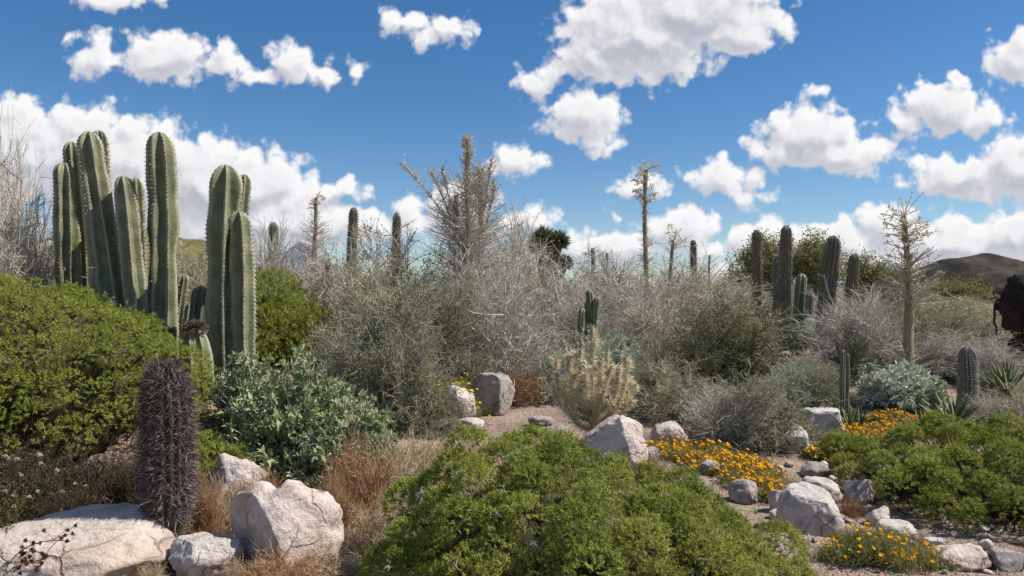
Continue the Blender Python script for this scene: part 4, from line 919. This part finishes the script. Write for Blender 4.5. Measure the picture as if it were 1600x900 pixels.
# ------------------------------------------------------------------ boojum trees
def boojum(px, d, pyt, wb, wt, label, seed, pxt=None, twig=None, tuft=None, leafm=None, nleaf=0, name='boojum_tree', tw_mat=None):
    """tapering pole with thin side twigs; twig = list of (t0, t1, n, length, rise); tuft = (n, length) crown"""
    rng = np.random.default_rng(seed); x, y, z = G(px, d); s = d / FPX; hgt = zat(pyt, d) - z; dx = 0 if pxt is None else (pxt - px) * s
    root = thing(name, label, 'tree', (x, y, z)); t = np.linspace(0, 1, 26)
    P = np.stack([dx * t ** 1.3 + .03 * np.sin(t * 5 + seed), .04 * np.sin(t * 4), hgt * t - .05], 1)
    Rr = (wb + (wt - wb) * t ** .8) * s / 2 * (1 + .10 * vnoise(np.stack([t * 30, 0 * t, 0 * t + seed], 1)))
    V, F = tubes(P[None], Rr[None], 10); mb = MB(); mb.add(V, F, np.repeat(.5 + .5 * vnoise(P * 20), 10)); mb.obj('trunk', M_boojum, root, smooth=True)
    Qs = []
    for (t0, t1, n, ln, rise) in twig or []:
        tt = rng.uniform(t0, t1, n); k = (tt * 25).astype(int).clip(0, 24); a = P[k] + (P[k + 1] - P[k]) * (tt * 25 - k)[:, None]
        th = rng.uniform(0, 6.28, n); dr = norm(np.stack([np.cos(th), np.sin(th), rise + rng.normal(size=n) * .22], 1)); le = (ln * rng.uniform(.5, 1.15, n) * (1 - .35 * (tt - t0) / (t1 - t0 + 1e-6)))[:, None]
        Qs.append(bez(a, a + dr * le * .5 + [0, 0, .02], a + dr * le + np.array([0, 0, 1]) * le * .12, 5))
    mb = MB(); allq = np.concatenate(Qs) if Qs else None
    if allq is not None:
        V, F = tubes(allq, np.linspace(.0065, .0025, 5), 3, rng); mb.add(V, F, np.repeat(rng.random(len(allq)), 15))
        # secondary sprigs
        n = len(allq) * 3; a, tg = pick(allq, rng, n, .25, 1); dr = norm(tg + rng.normal(size=a.shape) * .6); le = rng.uniform(.04, .13, n)[:, None]; q = bez(a, a + dr * le * .5, a + dr * le, 3)
        V, F = tubes(q, np.array([.003, .0025, .0015]), 3, rng); mb.add(V, F, np.repeat(rng.random(n), 9))
    if tuft:
        n, ln = tuft; D = rdirs(rng, n, .0, 1); k_ = rng.integers(20 if n > 20 else 23, 26, n); a = P[k_]; q = bez(a, a + D * ln * .5 + [0, 0, .03], a + D * (ln * rng.uniform(.6, 1.1, n))[:, None], 5); V, F = tubes(q, np.linspace(.007, .003, 5), 3, rng); mb.add(V, F, np.repeat(rng.random(n), 15))
        m = n * (7 if n > 42 else 12); a, tg = pick(q, rng, m, .35, 1); dr = norm(tg * .5 + rng.normal(size=a.shape)); le = rng.uniform(.03, .09, m)
        V, F = leaf_diamond(a, dr, le, le * .35, rng); mb2 = MB(); mb2.add(V, F, np.repeat(rng.random(m), 4)); mb2.obj('bloom', M_gold, root, kind='stuff')
    if mb.n: mb.obj('twigwork', tw_mat or M_twig_gray, root, kind='stuff')
    if leafm is not None and allq is not None:
        a, tg = pick(allq, rng, nleaf, .1, 1); dr = norm(tg * .4 + rng.normal(size=a.shape) * .7 + [0, 0, .2]); V, F = leaf_diamond(a, dr, rng.uniform(.02, .045, nleaf), rng.uniform(.008, .016, nleaf), rng); mb3 = MB(); mb3.add(V, F, np.repeat(rng.random(nleaf), 4)); mb3.obj('foliage', leafm, root, kind='stuff')
    return root
boojum(728, 11.8, 216, 20, 4, 'bushy pale boojum tree bristling with fine twigs above the grey shrubs', 601, twig=[(.22, .62, 430, .88, .28), (.5, .82, 230, .66, .45), (.78, 1.0, 120, .13, 1.2)], tuft=(12, .10), leafm=M_gold, nleaf=1300)
boojum(742, 12.2, 262, 20, 6, 'second thinner boojum stem close beside the bushy one', 602, twig=[(.35, .9, 200, .60, .45), (.8, 1, 80, .2, 1.0)], tuft=(16, .16), pxt=752, leafm=M_straw, nleaf=1600)
boojum(712, 12.0, 300, 20, 7, 'short boojum stem left of the bushy one', 603, twig=[(.3, .95, 200, .60, .35)], pxt=716, leafm=M_gold, nleaf=1200)
def arching():
    rng = np.random.default_rng(66); d = 11.8; x, y, z = G(735, d); s = d / FPX; root = thing('flowering_boojum', 'boojum with long arching flower branches reaching out to both sides', 'tree', (x, y + .25, z))
    ends = [((700, 330), (622, 248)), ((690, 300), (668, 262)), ((760, 300), (768, 250)), ((770, 330), (772, 280)), ((700, 310), (690, 265)), ((720, 300), (728, 238))]
    mb = MB(); mf = MB(); 
    for (mx, my), (ex, ey) in ends:
        a = np.array([[0, 0, zat(420, d) - z]]); m = np.array([[(mx - 735) * s, 0, zat(my, d) - z]]); e = np.array([[(ex - 735) * s, rng.normal() * .3, zat(ey, d) - z]])
        q = bez(a, m, e, 12); V, F = tubes(q, np.linspace(.012, .004, 12), 4); mb.add(V, F, .6)
        n = 150; p, tg = pick(q, rng, n, .35, 1); dr = norm(tg * .6 + rng.normal(size=p.shape) * .5 + [0, 0, .35]); le = rng.uniform(.05, .2, n)[:, None]; q2 = bez(p, p + dr * le * .5, p + dr * le, 4); V, F = tubes(q2, np.linspace(.004, .002, 4), 3, rng); mb.add(V, F, np.repeat(rng.random(n), 12))
        m_ = 380; p, tg = pick(q2, rng, m_, .2, 1); dr = norm(rng.normal(size=p.shape)); V, F = leaf_diamond(p, dr, rng.uniform(.015, .04, m_), rng.uniform(.008, .018, m_), rng); mf.add(V, F, np.repeat(rng.random(m_), 4))
    P = np.stack([0 * np.arange(6.), 0 * np.arange(6.), np.linspace(-.05, zat(400, d) - z, 6)], 1)[None]; V, F = tubes(P, np.linspace(.09, .05, 6), 9); mt = MB(); mt.add(V, F, .4); mt.obj('trunk', M_boojum, root, smooth=True)
    mb.obj('flower_branch', M_twig_gray, root, kind='stuff'); mf.obj('bloom', M_gold, root, kind='stuff')
arching()
boojum(1010, 15.0, 262, 10, 6, 'tall thin bare boojum pole with a small tuft on top', 604, twig=[(.15, .6, 120, .30, .2), (.5, .97, 110, .07, .2)], tuft=(40, .30))
boojum(1050, 15.6, 372, 9, 5, 'slender bare boojum between tall boojum and thin cactus pole', 605, twig=[(.3, 1, 60, .3, .6)], tuft=(14, .45))
boojum(492, 16.0, 306, 11, 5, 'conical boojum with short side twigs above the tan shrub', 606, twig=[(.3, .75, 220, .55, .3), (.7, 1.0, 70, .14, .5)], tuft=(8, .25))
boojum(925, 17, 384, 10, 7, 'pale twiggy boojum right of the dark yucca heads', 607, twig=[(.2, .98, 220, .42, .25)])
boojum(1424, 10.7, 332, 20, 7, 'branching boojum with leafy side twigs and a golden flower spray', 608, pxt=1412, twig=[(.45, .74, 120, .55, .42), (.05, .25, 60, .45, .2), (.75, 1.0, 40, .10, .3)], tuft=(46, .40), leafm=M_leaf_gray, nleaf=2400)
boojum(950, 18, 392, 8, 4, 'faint thin boojum in the pale shrubs', 609, twig=[(.2, .98, 120, .35, .4)])
boojum(1110, 17, 395, 7, 3, 'faint bare sapling right of the thin cactus pole', 610, twig=[(.3, 1, 60, .35, .7)])

# ------------------------------------------------------------------ cholla
def cholla():
    rng = np.random.default_rng(71); d = 7.65; x, y, z = G(925, d); s = d / FPX; root = thing('cholla', 'straw coloured cholla cactus with densely spined upright arms beside the pointed boulder', 'cactus', (x, y, z))
    segs = [((0, 0, 0), (0, 0, .45), .045)]
    arms = [(925, 508, 0, .030), (868, 560, -.1, .034), (890, 555, .12, .034), (950, 552, .1, .034), (975, 556, -.1, .034), (985, 590, .05, .03), (905, 545, -.15, .034), (935, 560, -.2, .036), (962, 570, -.2, .034), (880, 590, -.2, .032), (910, 580, -.25, .034), (945, 590, .2, .034), (870, 600, .15, .03)]
    mid = []
    for i, (ex, ey, dy, r_) in enumerate(arms):
        e = np.array([(ex - 925) * s, dy, zat(ey, d) - z]); st = np.array([(ex - 925) * s * .05, dy * .1, .15 + .30 * rng.random()]); m = np.array([e[0] * 1.05, dy, st[2] + (e[2] - st[2]) * .15])
        q = bez(st[None], m[None], e[None], 10); mid.append((q, r_))
    q0 = bez(np.array([[0, 0, -.03]]), np.array([[.02, 0, .2]]), np.array([[0, 0, .5]]), 8); mid.append((q0, .05))
    for i in range(46):
        q, r_ = mid[rng.integers(0, 13)]; p, tg = pick(q, rng, 1, .35, .95); D = norm(tg * .6 + rng.normal(size=(1, 3)) * [.7, .7, .35] + [0, 0, .35]); le = rng.uniform(.05, .13); mid.append((bez(p, p + D * le * .5, p + D * le + [0, 0, .02], 6), .026))
    for q, r_ in mid:
        r_ = r_ * .62; V, F = tubes(q, r_ * (1 + .12 * np.sin(np.arange(q.shape[1]) * 2.2)), 9); mb = MB(); mb.add(V, F, .1); a = mb.obj('arm', M_cholla_skin, root, smooth=True)
        n = 800 if q.shape[1] > 7 else 260; p, tg = pick(q, rng, n, 0, 1); rd = norm(np.cross(tg, rng.normal(size=p.shape))); D = norm(rd + tg * .35 + rng.normal(size=p.shape) * .35); V, F = leaf_tri(p + rd * r_ * .8, D, rng.uniform(.03, .085, n), np.full(n, .0050), rng)
        mb = MB(); mb.add(V, F, np.repeat(rng.random(n), 3)); mb.obj('spine_cover', M_cholla, a, kind='stuff')
cholla()

# ------------------------------------------------------------------ flowers
def flower_patch(px, d, rx, ry, h, nflow, label, seed, fm=M_flower, slope=0, size=.019, herb=5500):
    rng = np.random.default_rng(seed); x, y, z = G(px, d); root = thing('flowering_herb', label, 'flowers', (x, y, z))
    n = herb; a = rng.uniform(0, 6.28, n); r = np.sqrt(rng.random(n)); r = r * (.75 + .55 * vnoise(np.stack([np.cos(a) * 2.2, np.sin(a) * 2.2, 0 * a + seed], 1), seed)) * np.where(rng.random(n) < .12, rng.uniform(1, 1.45, n), 1); X = r * np.cos(a) * rx; Y = r * np.sin(a) * ry + slope * X
    hz = height(x + X, y + Y) - z; hh = h * (1 - .5 * np.clip(r, 0, 1) ** 2) * rng.uniform(.3, 1, n) * (.7 + .6 * (vnoise(np.stack([X * 6, Y * 6, 0 * X], 1), seed) * .5 + .5))
    p = np.stack([X, Y, hz], 1); D = norm(rng.normal(size=(n, 3)) * .5 + [0, 0, 1])
    V, F = leaf_tri(p, D, hh, np.full(n, .006), rng); mb = MB(); mb.add(V, F, np.repeat(rng.random(n), 3)); 
    lp = p + D * (hh * rng.uniform(.3, 1, n))[:, None]; V, F = leaf_diamond(lp, norm(rng.normal(size=(n, 3)) + [0, 0, .4]), rng.uniform(.015, .04, n), rng.uniform(.004, .009, n), rng); mb.add(V, F, np.repeat(rng.random(n), 4)); mb.obj('foliage', M_leaf_olive, root, kind='stuff')
    k = rng.integers(0, n, nflow); c = p[k] + D[k] * (hh[k] * .97)[:, None] + [0, 0, .01]; nn = norm(rng.normal(size=(nflow, 3)) * .4 + [.25, -.25, 1]); A = norm(np.cross(nn, rng.normal(size=nn.shape))); B = np.cross(nn, A)
    S = size * rng.uniform(.7, 1.3, nflow); V = [c - nn * (S * .25)[:, None]]; m = 8
    for q in range(m):
        th = q / m * 2 * np.pi; ra = S * (1.0 if q % 2 == 0 else .62); V.append(c + A * (ra * math.cos(th))[:, None] + B * (ra * math.sin(th))[:, None] + nn * (S * .15)[:, None])
    V = np.stack(V, 1).reshape(-1, 3); i = np.arange(nflow)[:, None] * (m + 1); F = np.concatenate([i + [[0, 1 + q, 1 + (q + 1) % m]] for q in range(m)]); mb = MB(); mb.add(V, F, np.repeat(rng.random(nflow), m + 1)); mb.obj('bloom', fm, root, kind='stuff')
flower_patch(1090, 7.35, .50, .36, .16, 280, 'orange-yellow flowers in front of the squat rock', 701)
flower_patch(1160, 6.85, .46, .38, .15, 340, 'dense orange-yellow flowers below the silver-grey bush', 702)
flower_patch(1196, 6.4, .20, .24, .13, 200, 'orange-yellow flowers spilling down to the narrow white stone', 703)
flower_patch(1365, 8.15, .48, .36, .15, 400, 'bright golden flower bed beside the flat-topped pale block', 704)
flower_patch(1283, 7.45, .17, .15, .17, 190, 'small golden flower tuft below the flat-topped pale block', 705, fm=M_flower_pale)
flower_patch(1400, 8.7, .30, .2, .14, 220, 'golden flowers under the whitish broad-leaved bush', 708)
flower_patch(1378, 4.95, .34, .30, .20, 150, 'straggly orange-yellow flowering herb by the flat white slab', 706, fm=M_flower, size=.017)
flower_patch(708, 8.95, .26, .14, .46, 240, 'yellow blooms above the rounded pale rock', 707, fm=M_flower_pale)

def white_herb():
    rng = np.random.default_rng(81)
    for (px, d, lab, hgt, nf) in [(25, 5.35, 'bronze-leaved herb with cream blossoms under the huge mound', .62, 26), (95, 5.55, 'low bronze herb with few cream blossoms behind the flat boulder', .36, 10), (-25, 4.85, 'bronze-leaved herb with pale blossoms at the end of the flat boulder', .5, 14)]:
        x, y, z = G(px, d); root = thing('blossoming_herb', lab, 'plant', (x, y, z)); n1 = 70
        dv = rdirs(rng, n1, .1, 1); end = dv * [.38, .28, hgt]; q = bez(end * [.1, .1, 0], end * [.5, .5, .6] + rng.normal(size=end.shape) * .04, end, 6); V, F = tubes(q, np.linspace(.004, .0015, 6), 3, rng); mb = MB(); mb.add(V, F, np.repeat(rng.random(n1), 18)); mb.obj('branchwork', M_seed, root, kind='stuff')
        n = 2600; p, tg = pick(q, rng, n, .2, 1); D = norm(rng.normal(size=p.shape) + [0, 0, .3]); V, F = leaf_diamond(p + rng.normal(size=p.shape) * .02, D, rng.uniform(.015, .035, n), rng.uniform(.008, .018, n), rng); mb = MB(); mb.add(V, F, np.repeat(rng.random(n), 4)); mb.obj('foliage', M_leaf_brown_shade, root, kind='stuff')
        for k in rng.choice(n1, nf, replace=False):
            m = 40; D = rdirs(rng, m, -.3, 1); V, F = leaf_diamond(np.repeat(q[k, -1][None], m, 0), D, np.full(m, .017), np.full(m, .012), rng); mb = MB(); mb.add(V, F, np.repeat(rng.random(m), 4)); mb.obj('blossom', M_petal_white, root)
white_herb()
def seed_stalk():
    rng = np.random.default_rng(91)
    for k, (px, d, lab, tgt) in enumerate([(-5, 4.35, 'brown dry stalk with round seed heads reaching across the flat boulder', (105, 845)), (-15, 4.25, 'lower brown dry seed stalk across the flat boulder', (65, 880))]):
        x, y, z = G(px, d); s = d / FPX; root = thing('seed_stalk', lab, 'dry plant', (x, y, z)); e = np.array([[(tgt[0] - px) * s, 0, zat(tgt[1], d) - z]])
        q0 = bez(np.zeros((1, 3)), np.array([[.05, 0, e[0, 2] * 1.1]]), e, 10); a, tg = pick(q0, rng, 16, .3, 1); ee = a + rng.normal(size=a.shape) * [.07, .05, .05]; q1 = bez(a, (a + ee) / 2 + [0, 0, .015], ee, 5)
        mb = MB(); V, F = tubes(q0, np.full(10, .0028), 4); mb.add(V, F, .7); V, F = tubes(q1, np.full(5, .0018), 3, rng); mb.add(V, F, .6); mb.obj('stem', M_seed, root)
        for c in list(ee) + [e[0]]:
            m = 26; D = rdirs(rng, m); V, F = leaf_diamond(np.repeat(c[None], m, 0), D, np.full(m, .017) * rng.uniform(.6, 1.1, m), np.full(m, .010), rng); mb = MB(); mb.add(V, F, np.repeat(rng.random(m), 4)); mb.obj('seed_head', M_seed, root)
seed_stalk()

# ------------------------------------------------------------------ trees behind, blackened stump
def tree(px, d, pyt, wpx, label, seed, n1=26, nleaf=9000, lm=M_leaf_olive, bark=M_bark, clump=.5):
    rng = np.random.default_rng(seed); x, y, z = G(px, d); s = d / FPX; hgt = zat(pyt, d) - z; rx = wpx * s
    root = thing('desert_tree', label, 'tree', (x, y, z))
    dv = rdirs(rng, n1, .05, 1); end = dv * [rx, rx, hgt * .55] * rng.uniform(.5, 1, n1)[:, None] + [0, 0, hgt * .45]
    fork = np.array([.05, 0, hgt * .28]); tr = bez(np.zeros((1, 3)) - [[0, 0, .1]], np.array([[.08, 0, hgt * .15]]), fork[None], 6); V, F = tubes(tr, np.linspace(.13, .09, 6), 9); mb = MB(); mb.add(V, F, .3); mb.obj('trunk', bark, root, smooth=True)
    q = bez(np.repeat(fork[None], n1, 0), fork + (end - fork) * [.3, .3, .6] + rng.normal(size=end.shape) * .12, end, 8); V, F = tubes(q, np.linspace(.06, .012, 8), 5, rng); mb = MB(); mb.add(V, F, .2); V0 = 1
    a, tg = pick(q, rng, 240, .4, 1); D = norm(tg * .4 + rng.normal(size=a.shape)); q2 = bez(a, a + D * .25, a + D * rng.uniform(.3, .7, 240)[:, None], 5); V, F = tubes(q2, np.linspace(.014, .005, 5), 3, rng); mb.add(V, F, .2); mb.obj('limb', bark, root, kind='stuff')
    p, tg = pick(q2, rng, nleaf, .15, 1); p = p + rng.normal(size=p.shape) * .10; D = norm(rng.normal(size=p.shape) + [0, 0, .2]); V, F = leaf_diamond(p, D, rng.uniform(.05, .10, nleaf), rng.uniform(.025, .05, nleaf), rng); mb = MB(); mb.add(V, F, np.repeat(np.clip(rng.random(nleaf) * .6 + .4 * (vnoise(p * 2.5) * .5 + .5), 0, 1), 4)); mb.obj('crown', lm, root, kind='stuff')
    return root
tree(1205, 24, 352, 48, 'open-crowned dark tree behind the tallest brown cactus pole', 801, lm=M_leaf_olive, nleaf=18000)
tree(1275, 23, 348, 36, 'airy olive tree right of the tallest brown cactus pole', 802, nleaf=13000, n1=20)
tree(1345, 26, 392, 34, 'small olive tree behind the leaning cactus poles', 803, nleaf=6000)
tree(1385, 26, 412, 60, 'low spreading olive tree left of the branching boojum', 804, nleaf=8000)
tree(1480, 30, 440, 70, 'low olive tree at the foot of the stony hill', 805, nleaf=7000)
tree(1165, 28, 410, 50, 'dull olive tree left of the open-crowned dark tree', 806, nleaf=7000)

def form():  # unidentified dark object, shaped like a ragged standing trunk
    rng = np.random.default_rng(95); d = 12.0; x, y, z = G(1602, d); s = d / FPX; top = zat(432, d) - z
    root = thing('blackened_form', 'tall ragged blackened stump with a thin drooping limb behind the agave', 'form', (x, y, z))
    n = 60; na = 40; t = np.linspace(0, 1, n); th = np.arange(na) / na * 2 * np.pi
    pr = np.interp(t, [0, .45, .62, .75, .88, 1], [.30, .27, .25, .27, .25, .16]); off = np.interp(t, [0, .5, .75, 1], [.05, .05, -.04, .03])
    q = np.stack([np.repeat(t * 6, na), np.tile(np.cos(th) * 1.6, n), np.tile(np.sin(th) * 1.6, n)], 1); Rr = pr[:, None] * (1 + .62 * fbm(q, 5, 3).reshape(n, na))
    V = np.stack([off[:, None] + Rr * np.cos(th), Rr * np.sin(th) * .8, (t * top)[:, None] + .05 * fbm(q * 2, 2, 6).reshape(n, na)], -1)
    i = np.arange(n - 1)[:, None] * na; j = np.arange(na)[None]; j2 = (j + 1) % na; F = np.stack([i + j, i + j2, i + na + j2, i + na + j], -1).reshape(-1, 4)
    mb = MB(); mb.add(V.reshape(-1, 3), F); mb.F.append((n - 1) * na + np.arange(na)[None, :]); mb.obj('trunk', M_blackened, root)
    def P(px, py, dy=0): return [(px - 1602) * s, dy, zat(py, d) - z]
    for pts, r0, r1 in (([P(1588, 470), P(1570, 467), P(1556, 470), P(1553, 500), P(1560, 534)], .028, .012), ([P(1585, 462), P(1568, 458), P(1552, 455)], .03, .008)):
        pts = np.array(pts); tt = np.linspace(0, len(pts) - 1, 14); Q = np.stack([np.interp(tt, np.arange(len(pts)), pts[:, k]) for k in range(3)], 1); Q += rng.normal(size=Q.shape) * .008
        V, F = tubes(Q[None], np.linspace(r0, r1, 14), 6); mb = MB(); mb.add(V, F); mb.obj('limb', M_blackened, root)
form()

# ------------------------------------------------------------------ scrub further back
rng = np.random.default_rng(1234)
protos = [(tan, 'tan dry shrub in the thicket behind the garden', 'tan shrubs of the far thicket'), (gray, 'grey dry shrub in the thicket behind the garden', 'grey shrubs of the far thicket'), (pink, 'pinkish dry shrub in the thicket behind the garden', 'pinkish shrubs of the far thicket'),
          (olive, 'olive leafy shrub in the thicket behind the garden', 'olive shrubs of the far thicket'), (ggreen, 'grey-green leafy shrub in the thicket behind the garden', 'grey-green shrubs of the far thicket')]
for k in range(74):
    dd = float(rng.uniform(14.5, 40)); px = float(rng.uniform(-150, 1750))
    pr, lab, grp = protos[k % 5]
    top = float(rng.uniform(425, 462)) if dd < 24 else float(rng.uniform(436, 462))
    if px < 80: top = rng.uniform(400, 450)
    if px > 1400: top = max(top, 456 + rng.uniform(0, 14)); pr, lab, grp = protos[3] if k % 2 else protos[k % 5]
    o = put(pr, px, dd, lab, float(rng.uniform(40, 75)) * min(1, 22 / dd) + 18, top, float(rng.uniform(0, 6)), group=grp)
def far_scrub():
    rng = np.random.default_rng(55); n = 500; dd = rng.uniform(42, 330, n); px = rng.uniform(-200, 1800, n); x = (px - 800) / FPX * dd; z = height(x, dd) - 1.2 * sst(dd, 60, 400)
    m = 34; c = np.stack([x, dd, z], 1); r = rng.uniform(.6, 1.8, n); D = rdirs(rng, n * m, 0, 1); P = np.repeat(c, m, 0) + D * (np.repeat(r, m) * rng.uniform(.5, 1, n * m))[:, None]; L = np.repeat(r, m) * .45
    V, F = leaf_diamond(P, norm(rng.normal(size=P.shape)), L, L * .7, rng); mb = MB(); mb.add(V, F, np.repeat(np.repeat(rng.random(n), m), 4)); o = mb.obj('distant_scrub', plant_mat('far_scrub', (.09, .095, .035), (.22, .19, .09)), kind='stuff'); tag(o, 'far olive and tan desert scrub covering the plain below the hills', 'scrub')
far_scrub()
def litter():
    rng = np.random.default_rng(66); n = 2200; dd = rng.uniform(4.3, 9.5, n); px = rng.uniform(-30, 1640, n); x = (px - 800) / FPX * dd; z = height(x, dd)
    a = np.stack([x, dd, z + .006], 1); th = rng.uniform(0, 6.28, n); L = rng.uniform(.03, .14, n); D = np.stack([np.cos(th), np.sin(th), rng.uniform(-.02, .25, n)], 1)
    q = bez(a, a + D * (L * .5)[:, None] + rng.normal(size=a.shape) * .008, a + D * L[:, None], 3); V, F = tubes(q, np.array([.002, .002, .0012]), 3, rng); mb = MB(); mb.add(V, F, np.repeat(rng.random(n), 9)); o = mb.obj('twig_litter', M_straw, kind='stuff'); tag(o, 'dry twigs and stalks littering the soil between the plants', 'litter')
litter()
bpy.context.view_layer.update()
print('TRIS', sum(len(me.loops) - 2 * len(me.polygons) for me in bpy.data.meshes), len(bpy.data.objects))
